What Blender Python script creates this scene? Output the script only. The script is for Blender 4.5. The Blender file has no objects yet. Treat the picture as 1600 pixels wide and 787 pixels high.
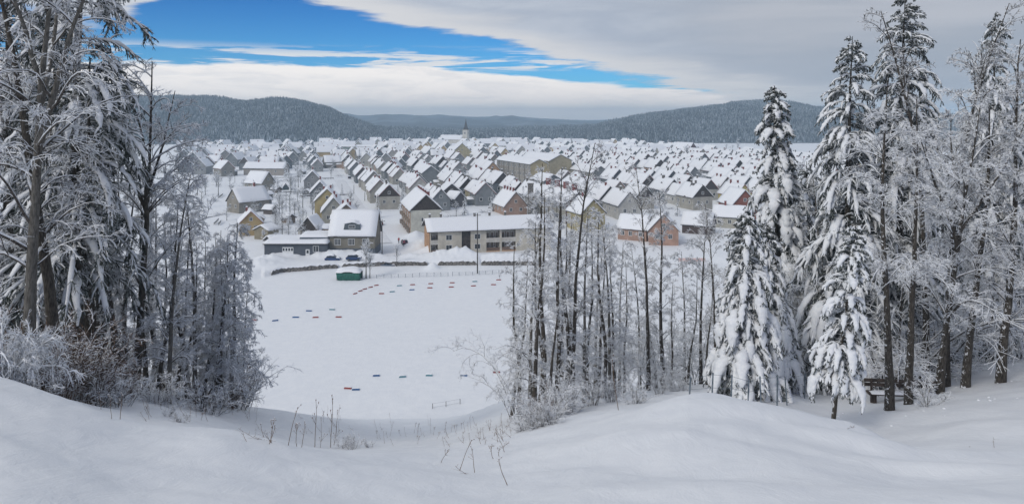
import bpy, bmesh, math, random
import numpy as np
from mathutils import Vector, Matrix
PI = math.pi
rnd = random.Random(7)
rng = np.random.default_rng(11)
S = bpy.context.scene
COL = S.collection

# ------------------------------------------------------------------ camera
F = 1142.0; HY = 180.0                      # focal length and horizon row, in 1600-wide pixels
cam = bpy.data.cameras.new('camera'); camo = bpy.data.objects.new('camera', cam); COL.objects.link(camo)
cam.sensor_width = 36.0; cam.lens = 36.0 * F / 1600.0
cam.shift_y = -(393.5 - HY) / 1600.0
cam.clip_start = 0.1; cam.clip_end = 20000
camo.location = (0, 0, 0); camo.rotation_euler = (PI / 2, 0, 0)
S.camera = camo

# ------------------------------------------------------------------ light
S.view_settings.view_transform = 'Standard'; S.view_settings.look = 'None'
S.view_settings.exposure = 0.22; S.view_settings.gamma = 1.0
S.cycles.use_denoising = True
S.cycles.max_bounces = 5; S.cycles.diffuse_bounces = 3; S.cycles.glossy_bounces = 2
S.cycles.transmission_bounces = 2; S.cycles.volume_bounces = 2
S.cycles.caustics_reflective = False; S.cycles.caustics_refractive = False
SUN_DIR = Vector((-0.50, -0.62, 0.62)).normalized()
sl = bpy.data.lights.new('sun', 'SUN'); sl.energy = 1.15; sl.angle = math.radians(14); sl.color = (1.0, 0.95, 0.88)
so = bpy.data.objects.new('sun', sl); COL.objects.link(so)
so.rotation_euler = SUN_DIR.to_track_quat('Z', 'Y').to_euler()

W = bpy.data.worlds.new('World'); S.world = W; W.use_nodes = True
nt = W.node_tree; nt.nodes.clear()
class NB:
    """small helper that writes node maths"""
    def __init__(self, tree): self.t = tree
    def n(self, typ, **kw):
        nd = self.t.nodes.new(typ)
        for k, v in kw.items(): setattr(nd, k, v)
        return nd
    def link(self, a, b): self.t.links.new(a, b)
    def put(self, sock, v):
        if isinstance(v, (int, float)): sock.default_value = v
        elif isinstance(v, (tuple, list)): sock.default_value = v
        else: self.link(v, sock)
    def m(self, op, a, b=None, c=None):
        nd = self.n('ShaderNodeMath', operation=op)
        self.put(nd.inputs[0], a)
        if b is not None: self.put(nd.inputs[1], b)
        if c is not None: self.put(nd.inputs[2], c)
        return nd.outputs[0]
    def step(self, x, lo, hi):
        nd = self.n('ShaderNodeMapRange', interpolation_type='SMOOTHSTEP')
        self.put(nd.inputs[0], x); self.put(nd.inputs[1], lo); self.put(nd.inputs[2], hi)
        return nd.outputs[0]
    def mix(self, f, a, b, mode='MIX'):
        nd = self.n('ShaderNodeMix', data_type='RGBA', blend_type=mode)
        self.put(nd.inputs[0], f)
        for s, v in ((nd.inputs[6], a), (nd.inputs[7], b)):
            if isinstance(v, (tuple, list)): s.default_value = (*v, 1)[:4]
            else: self.link(v, s)
        return nd.outputs[2]
    def noise(self, vec, scale, detail=4, rough=.55, dist=0.):
        nd = self.n('ShaderNodeTexNoise')
        if vec is not None: self.link(vec, nd.inputs['Vector'])
        nd.inputs['Scale'].default_value = scale; nd.inputs['Detail'].default_value = detail
        nd.inputs['Roughness'].default_value = rough; nd.inputs['Distortion'].default_value = dist
        return nd.outputs['Fac']
    def vec(self, x, y, z):
        nd = self.n('ShaderNodeCombineXYZ')
        for i, v in enumerate((x, y, z)): self.put(nd.inputs[i], v)
        return nd.outputs[0]

def build_sky():
    b = NB(nt)
    tc = b.n('ShaderNodeTexCoord'); sx = b.n('ShaderNodeSeparateXYZ'); b.link(tc.outputs['Generated'], sx.inputs[0])
    X, Y, Z = sx.outputs
    sky = b.n('ShaderNodeTexSky', sky_type='NISHITA'); sky.sun_disc = False
    sky.sun_elevation = math.asin(SUN_DIR.z); sky.sun_rotation = math.atan2(SUN_DIR.x, SUN_DIR.y)
    sky.air_density = 1.0; sky.dust_density = 0.2; sky.ozone_density = 2.5; sky.altitude = 800
    blue = b.mix(1.0, sky.outputs[0], (0.16, 0.62, 1.10), 'MULTIPLY')
    up = b.step(Z, 0.05, 0.22)
    blue = b.mix(up, b.mix(1.0, blue, (0.80, 0.82, 0.80), 'MULTIPLY'), b.mix(1.0, blue, (0.06, 0.44, 0.62), 'MULTIPLY'))
    # the cloud plane in perspective
    zz = b.m('ADD', b.m('MAXIMUM', Z, 0.0), 0.045)
    pv = b.vec(b.m('DIVIDE', X, zz), b.m('DIVIDE', Y, zz), 0.0)
    n1 = b.noise(pv, 0.75, 9, .64, .5)
    n2 = b.noise(pv, 0.16, 5, .55, .2)
    sv = b.vec(b.m('MULTIPLY', X, 3.0), b.m('MULTIPLY', Y, 3.0), b.m('MULTIPLY', Z, 26.0))
    n3 = b.noise(sv, 2.4, 7, .6, .4)
    n4 = b.noise(sv, 0.9, 4, .5, .2)
    d1 = b.m('SUBTRACT', n1, .5); d3 = b.m('SUBTRACT', n3, .5); d4 = b.m('SUBTRACT', n4, .5)
    # upper deck, its edge falling to the right
    edge = b.m('SUBTRACT', 0.0885, b.m('MULTIPLY', X, 0.235))
    e = b.m('SUBTRACT', Z, edge)
    e = b.m('ADD', e, b.m('ADD', b.m('MULTIPLY', d1, .055), b.m('MULTIPLY', d3, .045)))
    deck = b.step(e, -0.006, 0.009)
    gap = b.m('MULTIPLY', b.step(n2, .44, .54), b.step(Z, .28, .5))
    deck = b.m('MULTIPLY', deck, b.m('SUBTRACT', 1.0, b.m('MULTIPLY', gap, .9)))
    # small cloud at the upper left
    e2 = b.m('SUBTRACT', Z, b.m('MAXIMUM', b.m('ADD', .128, b.m('MULTIPLY', b.m('ADD', X, .45), 1.3)), .11))
    e2 = b.m('ADD', e2, b.m('MULTIPLY', d3, .09))
    tl = b.step(e2, -0.006, 0.016)
    # bank over the horizon
    top = b.m('SUBTRACT', .0655, b.m('MULTIPLY', b.m('MAXIMUM', b.m('ADD', X, .12), 0.0), .088))
    e3 = b.m('ADD', b.m('SUBTRACT', top, Z), b.m('ADD', b.m('MULTIPLY', d3, .024), b.m('MULTIPLY', d4, .016)))
    bank = b.step(e3, -0.0015, 0.003)
    # wisps above the bank
    wn = b.noise(b.vec(b.m('MULTIPLY', X, 3.2), b.m('MULTIPLY', Y, 3.2), b.m('MULTIPLY', Z, 44.0)), 1.9, 8, .6, .5)
    wb = b.m('MULTIPLY', b.step(Z, .056, .066), b.m('SUBTRACT', 1.0, b.step(Z, .076, .096)))
    wisp = b.m('MULTIPLY', b.step(wn, .47, .56), wb)
    # colours of the clouds themselves, in the sky's own units
    K = 1.0
    grey = b.mix(b.step(n1, .3, .72), (3.35, 3.8, 4.65), (4.6, 4.95, 5.6))
    dark = b.mix(b.step(n4, .35, .7), (3.0, 3.35, 3.95), (4.1, 4.3, 4.8))
    grey = b.mix(b.step(b.m('ADD', X, b.m('MULTIPLY', d4, .5)), .02, .42), grey, dark)
    rim = b.m('MULTIPLY', b.step(e, -0.004, .006), b.m('SUBTRACT', 1.0, b.step(e, .008, .05)))
    grey = b.mix(b.m('MULTIPLY', rim, .75), grey, (6.4, 6.3, 6.3))
    cream = b.mix(b.step(b.m('ADD', Z, b.m('MULTIPLY', d4, .05)), .005, .055), (8.3, 7.7, 7.4), (8.7, 8.25, 7.9))
    n5 = b.noise(b.vec(b.m('MULTIPLY', X, 5.0), b.m('MULTIPLY', Y, 5.0), b.m('MULTIPLY', Z, 30.0)), 2.2, 8, .62, .6)
    cream = b.mix(b.m('MULTIPLY', b.step(n5, .42, .68), .42), cream, (5.5, 5.6, 6.0))
    c = b.mix(wisp, blue, (6.6, 6.7, 6.9))
    c = b.mix(bank, c, cream)
    c = b.mix(deck, c, grey)
    c = b.mix(tl, c, b.mix(.5, grey, (6.2, 6.3, 6.5)))
    bg = b.n('ShaderNodeBackground'); b.link(c, bg.inputs[0]); bg.inputs[1].default_value = 0.1
    out = b.n('ShaderNodeOutputWorld'); b.link(bg.outputs[0], out.inputs[0])
build_sky()

# ------------------------------------------------------------------ materials
def mat(name, base, rough=.8, fn=None, bump=None, spec=.3):
    m = bpy.data.materials.new(name); m.use_nodes = True
    b = NB(m.node_tree); p = m.node_tree.nodes['Principled BSDF']
    p.inputs['Roughness'].default_value = rough
    p.inputs['Specular IOR Level'].default_value = spec
    c = fn(b) if fn else (*base, 1)
    b.put(p.inputs['Base Color'], c)
    if bump:
        bn = b.n('ShaderNodeBump'); bn.inputs['Strength'].default_value = bump[1]; bn.inputs['Distance'].default_value = bump[2]
        tc = b.n('ShaderNodeTexCoord')
        b.link(b.noise(tc.outputs['Object'], bump[0], 5, .6), bn.inputs['Height'])
        b.link(bn.outputs[0], p.inputs['Normal'])
    return m
def speckle(c1, c2, scale, lo=.35, hi=.65, detail=4):
    def fn(b):
        tc = b.n('ShaderNodeTexCoord')
        return b.mix(b.step(b.noise(tc.outputs['Object'], scale, detail), lo, hi), c1, c2)
    return fn
def tinted(scale=.6, amt=.25):                      # the object's own paint colour, a little uneven
    def fn(b):
        oi = b.n('ShaderNodeObjectInfo'); tc = b.n('ShaderNodeTexCoord')
        v = b.step(b.noise(tc.outputs['Object'], scale, 6, .65), .3, .72)
        return b.mix(v, b.mix(1.0, oi.outputs['Color'], (1 - amt, 1 - amt, 1 - amt), 'MULTIPLY'), oi.outputs['Color'])
    return fn
def ground_snow(b):
    tc = b.n('ShaderNodeTexCoord')
    n = b.noise(tc.outputs['Object'], .9, 6, .6)
    return b.mix(b.step(n, .3, .7), (.80, .82, .85), (.85, .865, .885))
M = {}
M['ground_snow'] = mat('ground_snow', None, .65, ground_snow)
def ground_bump():
    m = M['ground_snow']; b = NB(m.node_tree); p = m.node_tree.nodes['Principled BSDF']
    tc = b.n('ShaderNodeTexCoord'); bn = b.n('ShaderNodeBump')
    bn.inputs['Strength'].default_value = .55; bn.inputs['Distance'].default_value = .05
    mp = b.n('ShaderNodeMapping'); mp.inputs['Scale'].default_value = (1.0, .35, 1); mp.inputs['Rotation'].default_value = (0, 0, .5); b.link(tc.outputs['Object'], mp.inputs[0])
    h = b.m('ADD', b.m('ADD', b.m('MULTIPLY', b.noise(mp.outputs[0], 2.2, 6, .6, .6), 1.3), b.m('MULTIPLY', b.noise(tc.outputs['Object'], .35, 4, .6), 3.0)), b.m('MULTIPLY', b.noise(tc.outputs['Object'], 26, 4, .65), .22))
    b.link(h, bn.inputs['Height']); b.link(bn.outputs[0], p.inputs['Normal'])
ground_bump()
M['snow'] = mat('snow', None, .65, speckle((.80, .82, .86), (.86, .87, .89), 5), (6, .4, .05))
M['tree_snow'] = mat('tree_snow', None, .65, speckle((.76, .79, .83), (.86, .87, .89), 9), (14, .5, .03))
M['frost'] = mat('frost', None, .7, speckle((.40, .42, .45), (.70, .72, .76), 14))
def bark_fn(c1, c2, snow_lo=.655, snow_hi=.70):
    def fn(b):
        tc = b.n('ShaderNodeTexCoord'); mp = b.n('ShaderNodeMapping'); mp.inputs['Scale'].default_value = (1, 1, .22)
        b.link(tc.outputs['Object'], mp.inputs[0])
        base = b.mix(b.step(b.noise(mp.outputs[0], 22, 5, .65), .35, .65), c1, c2)
        g = b.n('ShaderNodeNewGeometry'); s = b.n('ShaderNodeSeparateXYZ'); b.link(g.outputs['Normal'], s.inputs[0])
        w = b.m('ADD', b.noise(tc.outputs['Object'], 7, 6, .7), b.m('ADD', b.m('MULTIPLY', s.outputs[0], -.10), b.m('MULTIPLY', s.outputs[2], .25)))
        return b.mix(b.step(w, snow_lo, snow_hi), base, (.78, .80, .84))
    return fn
M['bark'] = mat('bark', None, .9, bark_fn((.030, .026, .022), (.10, .088, .075)), (30, .8, .02))
M['bark_grey'] = mat('bark_grey', None, .9, bark_fn((.075, .07, .062), (.17, .16, .145)), (30, .8, .02))
M['twig_bark'] = mat('twig_bark', None, .9, speckle((.035, .030, .027), (.11, .098, .088), 12))
M['needles'] = mat('needles', None, .85, speckle((.022, .030, .026), (.075, .088, .078), 6))
M['needles_frost'] = mat('needles_frost', None, .85, speckle((.13, .15, .145), (.36, .39, .41), 9))
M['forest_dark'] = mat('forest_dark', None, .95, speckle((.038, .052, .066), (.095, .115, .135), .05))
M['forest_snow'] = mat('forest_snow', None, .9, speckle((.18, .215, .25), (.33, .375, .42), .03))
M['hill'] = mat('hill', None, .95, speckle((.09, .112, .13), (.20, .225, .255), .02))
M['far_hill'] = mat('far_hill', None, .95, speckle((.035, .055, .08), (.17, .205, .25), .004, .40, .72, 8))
M['plaster'] = mat('plaster', None, .9, tinted(.5, .30), (3, .3, .03))
M['paint'] = mat('paint', None, .55, tinted(2.0, .15))
M['carpaint'] = mat('carpaint', None, .3, tinted(2.0, .10), spec=.5)
M['dark_wood'] = mat('dark_wood', None, .85, speckle((.030, .024, .022), (.075, .058, .050), 4))
M['roof_board'] = mat('roof_board', None, .85, speckle((.05, .045, .045), (.11, .095, .09), 3))
M['tile'] = mat('tile', None, .8, speckle((.16, .045, .032), (.30, .085, .055), 4))
M['brick'] = mat('brick', None, .85, speckle((.13, .040, .038), (.25, .070, .060), 5))
M['glass'] = mat('glass', (.022, .027, .034), .12, spec=.6)
M['white'] = mat('white', (.72, .73, .73), .6)
M['stone'] = mat('stone', None, .95, speckle((.075, .070, .064), (.24, .22, .20), 2.2), (5, .8, .1))
M['pole'] = mat('pole', None, .9, speckle((.05, .045, .04), (.11, .10, .095), 5))
M['metal'] = mat('metal', None, .6, speckle((.09, .12, .15), (.20, .235, .27), 6))
M['tarp'] = mat('tarp', None, .7, speckle((.012, .085, .065), (.024, .14, .105), 2))
M['rubber'] = mat('rubber', (.02, .02, .022), .8)
M['dry'] = mat('dry_stalk', None, .9, speckle((.10, .060, .036), (.21, .135, .085), 8))
M['dry_bark'] = mat('dry_bark', None, .9, speckle((.06, .042, .032), (.17, .115, .085), 10))
M['street_snow'] = mat('street_snow', None, .75, speckle((.66, .675, .70), (.80, .81, .83), .8))

# ------------------------------------------------------------------ object helpers
def tag(o, label=None, cat=None, group=None, kind=None):
    if label: o['label'] = label
    if cat: o['category'] = cat
    if group: o['group'] = group
    if kind: o['kind'] = kind
    return o
def new_obj(name, me, parent=None, loc=None):
    o = bpy.data.objects.new(name, me); COL.objects.link(o)
    if parent: o.parent = parent
    if loc is not None: o.location = loc
    return o
def empty(name, loc=(0, 0, 0), rz=0.0, sc=None):
    o = bpy.data.objects.new(name, None); COL.objects.link(o)
    o.location = loc; o.rotation_euler = (0, 0, rz); o.empty_display_size = .3
    if sc is not None: o.scale = (sc, sc, sc) if not hasattr(sc, '__len__') else sc
    return o
def mesh_np(name, V, faces_by_n, mats, smooth=False):
    """faces_by_n: list of (faces array [m,k], material index array or int)"""
    me = bpy.data.meshes.new(name)
    V = np.asarray(V, dtype=np.float32)
    me.vertices.add(len(V)); me.vertices.foreach_set('co', V.ravel())
    loops = np.concatenate([f.ravel() for f, _ in faces_by_n]).astype(np.int32)
    tot = np.concatenate([np.full(len(f), f.shape[1]) for f, _ in faces_by_n]).astype(np.int32)
    mi = np.concatenate([np.broadcast_to(np.asarray(m), (len(f),)) for f, m in faces_by_n]).astype(np.int32)
    start = np.concatenate([[0], np.cumsum(tot)[:-1]]).astype(np.int32)
    me.loops.add(len(loops)); me.loops.foreach_set('vertex_index', loops)
    me.polygons.add(len(tot)); me.polygons.foreach_set('loop_start', start)
    me.polygons.foreach_set('material_index', mi)
    for m in mats: me.materials.append(m)
    me.update(calc_edges=True)
    me.polygons.foreach_set('use_smooth', np.full(len(tot), smooth, dtype=bool))
    return me
class MB:
    """collects boxes, prisms and tubes into one mesh"""
    def __init__(self): self.v = []; self.f = []; self.m = []
    def add(self, vs, fs, mi=0):
        o = len(self.v); self.v += [tuple(p) for p in vs]
        self.f += [tuple(i + o for i in q) for q in fs]; self.m += [mi] * len(fs); return self
    def box(self, x0, y0, z0, x1, y1, z1, mi=0):
        vs = [(x, y, z) for z in (z0, z1) for y in (y0, y1) for x in (x0, x1)]
        return self.add(vs, [(0, 2, 3, 1), (4, 5, 7, 6), (0, 1, 5, 4), (2, 6, 7, 3), (0, 4, 6, 2), (1, 3, 7, 5)], mi)
    def prism(self, pts, y0, y1, mi=0):               # outline in x,z (counter-clockwise seen from -y), pushed along y
        n = len(pts)
        vs = [(x, y0, z) for x, z in pts] + [(x, y1, z) for x, z in pts]
        fs = [tuple(range(n)), tuple(range(2 * n - 1, n - 1, -1))] + [(i, i + n, (i + 1) % n + n, (i + 1) % n) for i in range(n)]
        return self.add(vs, fs, mi)
    def tube(self, pts, rs, k=6, mi=0):
        base = len(self.v); P = [Vector(p) for p in pts]
        for i, p in enumerate(P):
            t = (P[min(i + 1, len(P) - 1)] - P[max(i - 1, 0)]).normalized()
            s = t.cross(Vector((0, 0, 1)) if abs(t.z) < .95 else Vector((1, 0, 0))).normalized(); u = s.cross(t)
            r = rs[i] if hasattr(rs, '__len__') else rs
            for j in range(k):
                a = 2 * PI * j / k; self.v.append(tuple(p + s * (math.cos(a) * r) + u * (math.sin(a) * r)))
        for i in range(len(P) - 1):
            for j in range(k):
                a = base + i * k + j; b2 = base + i * k + (j + 1) % k
                self.f.append((a, b2, b2 + k, a + k)); self.m.append(mi)
        e = base + (len(P) - 1) * k
        self.f.append(tuple(range(e, e + k))); self.m.append(mi)
        self.f.append(tuple(range(base + k - 1, base - 1, -1))); self.m.append(mi)
        return self
    def mesh(self, name, mats, smooth=False):
        me = bpy.data.meshes.new(name); me.from_pydata(self.v, [], self.f)
        for m in (mats if isinstance(mats, (list, tuple)) else [mats]): me.materials.append(m)
        me.polygons.foreach_set('material_index', self.m)
        if smooth: me.polygons.foreach_set('use_smooth', [True] * len(self.f))
        me.update(); return me
    def build(self, name, mats, parent=None, smooth=False, color=None, loc=None):
        o = new_obj(name, self.mesh(name, mats, smooth), parent, loc)
        if color is not None: o.color = (*color, 1)
        return o

# ------------------------------------------------------------------ terrain
FIELD = -38.5; TOWN = -37.5
Dk = [0.5, 2, 4, 7, 10, 13, 16, 20, 24, 30, 40, 55, 70, 85, 93]
TAB = {                                             # row at which the slope shows, for each column and distance
    0:    [0, 0, 900, 735, 645, 585, 590, 603, 610, 611, 608, 622, 638, 650, 652],
    100:  [0, 0, 910, 750, 665, 617, 622, 622, 615, 611, 607, 622, 638, 650, 652],
    200:  [0, 0, 925, 770, 690, 660, 662, 645, 622, 612, 606, 620, 638, 650, 652],
    290:  [0, 0, 930, 778, 696, 664, 668, 660, 642, 626, 612, 622, 638, 650, 652],
    350:  [0, 0, 930, 780, 700, 655, 672, 672, 660, 645, 622, 626, 640, 650, 652],
    420:  [0, 0, 930, 783, 715, 688, 690, 692, 688, 672, 634, 636, 645, 650, 652],
    500:  [0, 0, 930, 785, 730, 703, 702, 706, 704, 690, 645, 644, 650, 652, 652],
    600:  [0, 0, 930, 790, 742, 710, 700, 697, 694, 688, 676, 664, 656, 652, 652],
    700:  [0, 0, 930, 790, 750, 722, 706, 696, 689, 681, 670, 659, 654, 652, 652],
    800:  [0, 0, 930, 790, 745, 714, 692, 677, 665, 652, 630, 612, 618, 640, 652],
    900:  [0, 0, 930, 785, 730, 696, 670, 650, 638, 628, 615, 605, 615, 640, 652],
    1060: [0, 0, 930, 780, 712, 652, 616, 640, 624, 611, 600, 598, 610, 640, 652],
    1200: [0, 0, 925, 775, 708, 660, 640, 662, 632, 609, 590, 585, 600, 630, 652],
    1300: [0, 0, 920, 775, 714, 684, 668, 696, 666, 632, 600, 580, 590, 620, 652],
    1400: [0, 0, 915, 775, 724, 704, 697, 706, 652, 615, 585, 570, 585, 620, 652],
    1500: [0, 0, 910, 770, 726, 712, 700, 670, 635, 602, 566, 556, 575, 620, 652],
    1600: [0, 0, 905, 765, 720, 706, 690, 655, 620, 586, 552, 542, 560, 610, 652]}
def _gs(n): k = np.exp(-.5 * (np.arange(-3 * n, 3 * n + 1) / n) ** 2); return k / k.sum()
def _build_table():
    us = np.linspace(-.72, .72, 145); ld = np.linspace(math.log(.5), math.log(93), 210)
    cols = sorted(TAB); G = np.zeros((len(cols), len(ld)))
    for i, c in enumerate(cols):
        r = np.array(TAB[c], float); s = (r - HY) / F
        s[0] = 1.72 / .5; s[1] = 1.95 / 2
        G[i] = np.interp(ld, np.log(Dk), s * np.array(Dk))
    T = np.stack([np.interp(us, [(c - 800) / F for c in cols], G[:, j]) for j in range(len(ld))], 1)
    for ax, n in ((1, 3), (0, 3)):
        k = _gs(n); p = len(k) // 2
        T = np.apply_along_axis(lambda r: np.convolve(np.pad(r, p, mode='reflect', reflect_type='odd'), k, 'valid'), ax, T)
    return us, ld, -T
US, LD, TZ = _build_table()
def vnoise(x, y, seed=0):
    """smooth value noise, vectorised"""
    x = np.asarray(x, float); y = np.asarray(y, float)
    xi = np.floor(x).astype(np.int64); yi = np.floor(y).astype(np.int64)
    fx = x - xi; fy = y - yi; fx = fx * fx * (3 - 2 * fx); fy = fy * fy * (3 - 2 * fy)
    def h(a, b):
        n = (a * 374761393 + b * 668265263 + seed * 1442695041) & 0x7fffffff
        n = ((n ^ (n >> 13)) * 1274126177) & 0x7fffffff
        n = (n ^ (n >> 16)) & 0xffff
        return n / 32767.5 - 1
    return (h(xi, yi) * (1 - fx) + h(xi + 1, yi) * fx) * (1 - fy) + (h(xi, yi + 1) * (1 - fx) + h(xi + 1, yi + 1) * fx) * fy
def fbm(x, y, seed=0, o=4):
    s = 0; a = 1; t = 0
    for i in range(o):
        s = s + a * vnoise(x * 2 ** i, y * 2 ** i, seed + i); t += a; a *= .5
    return s / t
WALLP = [(395, 440), (412, 434), (440, 426), (490, 422), (530, 419), (600, 415.5), (680, 415), (745, 414.5), (900, 414.5), (1600, 412)]
WALL_U = np.array([(p[0] - 800) / F for p in WALLP]); WALL_D = np.array([-FIELD * F / (p[1] - HY) for p in WALLP])
WALL_U = np.concatenate([[-.9, -.45], WALL_U]); WALL_D = np.concatenate([[150, 160], WALL_D])
PILES = []                                           # shovelled heaps: x, y, radius x, radius y, height
def pile(px, row, rx, ry, h):
    D = -TOWN * F / (row - HY); PILES.append(((px - 800) / F * D, D, rx, ry, h))
for a in ((455, 401, 4.0, 2.0, 1.5), (432, 402, 3, 2, 1.0), (505, 402, 3.6, 1.8, 1.7), (530, 402.5, 3.0, 1.6, 1.7), (563, 402, 3.2, 1.6, 1.6), (545, 400, 3, 1.5, 1.4),
          (590, 402, 3, 1.6, .9), (655, 385, 4, 3.5, 2.0), (672, 395, 4, 2.5, 1.9), (700, 401, 7, 2, 1.8), (725, 401, 3, 2, 1.2), (650, 370, 3, 5, 1.7),
          (420, 408, 5, 3, 1.8), (405, 415, 5, 3, 1.6), (675, 413, 1.6, 2.2, 1.5), (690, 404, 5, 2, .8), (790, 402, 9, 2.2, 1.3), (470, 285, 16, 12, 3.0), (640, 401, 3, 1.5, .8), (560, 407, 2, 1, .5)):
    pile(*a)
def height(X, Y, detail=True):
    X = np.asarray(X, float); Y = np.asarray(Y, float)
    r = np.hypot(X, Y) + 1e-6; az = np.arctan2(X, Y); aa = np.abs(az)
    azc = np.clip(az, -.62, .62); u = np.tan(azc); D = np.maximum(r * np.cos(azc), .5)
    iu = np.clip((u - US[0]) / (US[1] - US[0]), 0, len(US) - 1.001); il = np.clip((np.log(D) - LD[0]) / (LD[1] - LD[0]), 0, len(LD) - 1.001)
    a = iu.astype(int); b = il.astype(int); fu = iu - a; fl = il - b
    z = (TZ[a, b] * (1 - fu) + TZ[a + 1, b] * fu) * (1 - fl) + (TZ[a, b + 1] * (1 - fu) + TZ[a + 1, b + 1] * fu) * fl
    if detail:
        k = np.clip(r / 9, .2, 1) * np.clip((100 - D) / 25, 0, 1)
        z = z + k * (.16 * fbm(X * .32 + Y * .1, Y * .32, 3) + .05 * fbm(X * 1.1, Y * 1.1, 9))
        gl = np.clip((16.5 - D) / 3, 0, 1) * np.clip((D - 6) / 3, 0, 1)
        rr_ = np.clip((u - .18) / .1, 0, 1) * np.clip((D - 7) / 2, 0, 1) * np.clip((24 - D) / 4, 0, 1)
        z = z + rr_ * (.16 * np.abs(vnoise(X * .35 + Y * .28, Y * .45 - X * .1, 61)) ** .8 - .06)
        dl = np.interp(u, [.2, .238, .35, .44, .56], [16.5, 16.2, 16.4, 15.4, 14.0]); hh = np.interp(u, [.17, .24, .34, .46, .555], [0, .22, .34, .36, 0]); o_ = D - dl
        z = z + hh * np.where(o_ < 0, np.exp(-(o_ / 2.6) ** 2), np.exp(-(o_ / .55) ** 2))
        z = z + gl * .05 * np.sin((X * .7 + Y * 1.2) * 1.3 + 2 * vnoise(X * .3, Y * .3, 5))
    f = np.clip((D - 86) / 12, 0, 1); f = f * f * (3 - 2 * f)
    fz = FIELD + .06 * fbm(X * .15, Y * .15, 21, 3) * (D > 90)
    z = z * (1 - f) + fz * f
    wd = np.interp(u, WALL_U, WALL_D)
    sh = np.where((u > -.34) & (u < -.045), 1.2, 7.0)
    t = np.clip((D - wd - .3) / sh, 0, 1); t = t * t * (3 - 2 * t)
    z = z + (TOWN - FIELD) * t
    for (px, py, rx, ry, h) in PILES:
        q = ((X - px) / rx) ** 2 + ((Y - py) / ry) ** 2
        z = z + h * np.exp(-q * 1.2) * (1 + .25 * vnoise(X * 1.3, Y * 1.3, 31)) * (q < 6)
    far = np.clip((D - 200) / 60, 0, 1)
    z = z + far * .25 * fbm(X * .05, Y * .05, 41, 3)
    bk = np.clip((aa - 1.25) / .9, 0, 1); bk = bk * bk * (3 - 2 * bk)          # uphill behind the viewer
    zb = -1.72 + np.minimum(.30 * r, 25 + .0 * r)
    return z * (1 - bk) + zb * bk
def gz(x, y): return float(height(np.array([x]), np.array([y]))[0])
def ray(px, row):
    """where the sight line through a picture point first meets the ground"""
    Ds = np.concatenate([np.arange(5, 100, .1), np.arange(100, 1200, .5)])
    zz = height((px - 800) / F * Ds, Ds); lz = -(row - HY) / F * Ds
    hit = np.nonzero(zz >= lz)[0]
    D = Ds[hit[0]] if len(hit) else 1200.0
    return (px - 800) / F * D, D
def town_at(px, row, z=TOWN):
    D = -z * F / (row - HY); return (px - 800) / F * D, D

def make_ground():
    az = np.concatenate([np.linspace(-PI, -.80, 40)[:-1], np.linspace(-.80, -.64, 20)[:-1], np.linspace(-.64, .64, 640)[:-1], np.linspace(.64, .80, 20)[:-1], np.linspace(.80, PI, 40)[:-1]])
    r = np.concatenate([[.35], np.geomspace(.8, 30, 170), np.geomspace(30.3, 100, 80), np.linspace(101, 165, 26), np.linspace(166, 215, 60), np.geomspace(217, 420, 60), np.geomspace(425, 6000, 34)])
    A, R = np.meshgrid(az, r); X = R * np.sin(A); Y = R * np.cos(A)
    Z = height(X, Y)
    n, m = X.shape
    V = np.stack([X, Y, Z], -1).reshape(-1, 3)
    i = np.arange(n - 1)[:, None] * m; j = np.arange(m)[None, :]; j2 = (j + 1) % m
    q = np.stack([i + j, i + j2, i + m + j2, i + m + j], -1).reshape(-1, 4)[:, ::-1]
    V = np.vstack([V, [[0, 0, -1.72]]]); c = len(V) - 1
    t = np.stack([np.full(m, c), np.arange(m), (np.arange(m) + 1) % m], -1)[:, ::-1]
    o = new_obj('ground', mesh_np('ground', V, [(q, 0), (t, 0)], [M['ground_snow']], True))
    tag(o, kind='structure')
make_ground()

# ------------------------------------------------------------------ hills and the woods on them
def hill(name, crest, Db, Dc, De, m, nu=160, nd=70, rough=6.0, seed=1, tree=0.0):
    px = np.array([c[0] for c in crest], float); row = np.array([c[1] for c in crest], float)
    us = np.linspace(px[0], px[-1], nu)
    k = _gs(2); rows = np.interp(us, px, row); rows = np.convolve(np.pad(rows, 6, mode='edge'), k, 'valid')
    U = (us - 800) / F
    def z_at(u, d):
        rr = np.interp(u * F + 800, us, rows); base = TOWN
        zc = (HY - rr) / F * Dc - tree
        hgt = np.maximum(zc - base, -2.0)
        t = np.clip((d - Db) / (Dc - Db), 0, 1); prof = np.where(d < Dc, t ** .85 * (1.0) * (1 - .0 * t), 1)
        prof = np.sin(prof * PI / 2) ** 1.15
        back = np.clip((d - Dc) / (De - Dc), 0, 1); prof = prof * (1 - back * back * .9)
        nz = rough * fbm(u * 40, d / Dc * 12, seed) * np.minimum(prof, 1) * np.clip(hgt / 25, 0, 1)
        return base - 2.5 + (hgt + 2.5) * prof + nz * np.clip(4 * (1 - prof) + .25, 0, 1)
    ds = np.concatenate([np.linspace(Db, Dc, nd), np.linspace(Dc, De, 14)[1:]])
    UU, DD = np.meshgrid(U, ds); Z = z_at(UU, DD)
    V = np.stack([UU * DD, DD, Z], -1).reshape(-1, 3); n, w = UU.shape
    i = np.arange(n - 1)[:, None] * w; j = np.arange(w - 1)[None, :]
    q = np.stack([i + j, i + j + 1, i + w + j + 1, i + w + j], -1).reshape(-1, 4)
    o = new_obj(name, mesh_np(name, V, [(q, 0)], [m], True)); tag(o, kind='structure')
    return z_at, U
LEFT_CREST = [(-420, 158), (-150, 150), (0, 150), (150, 152), (240, 148), (330, 149), (390, 157), (430, 151), (470, 154), (520, 170), (560, 187), (600, 201), (640, 212), (690, 221), (740, 229)]
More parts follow.
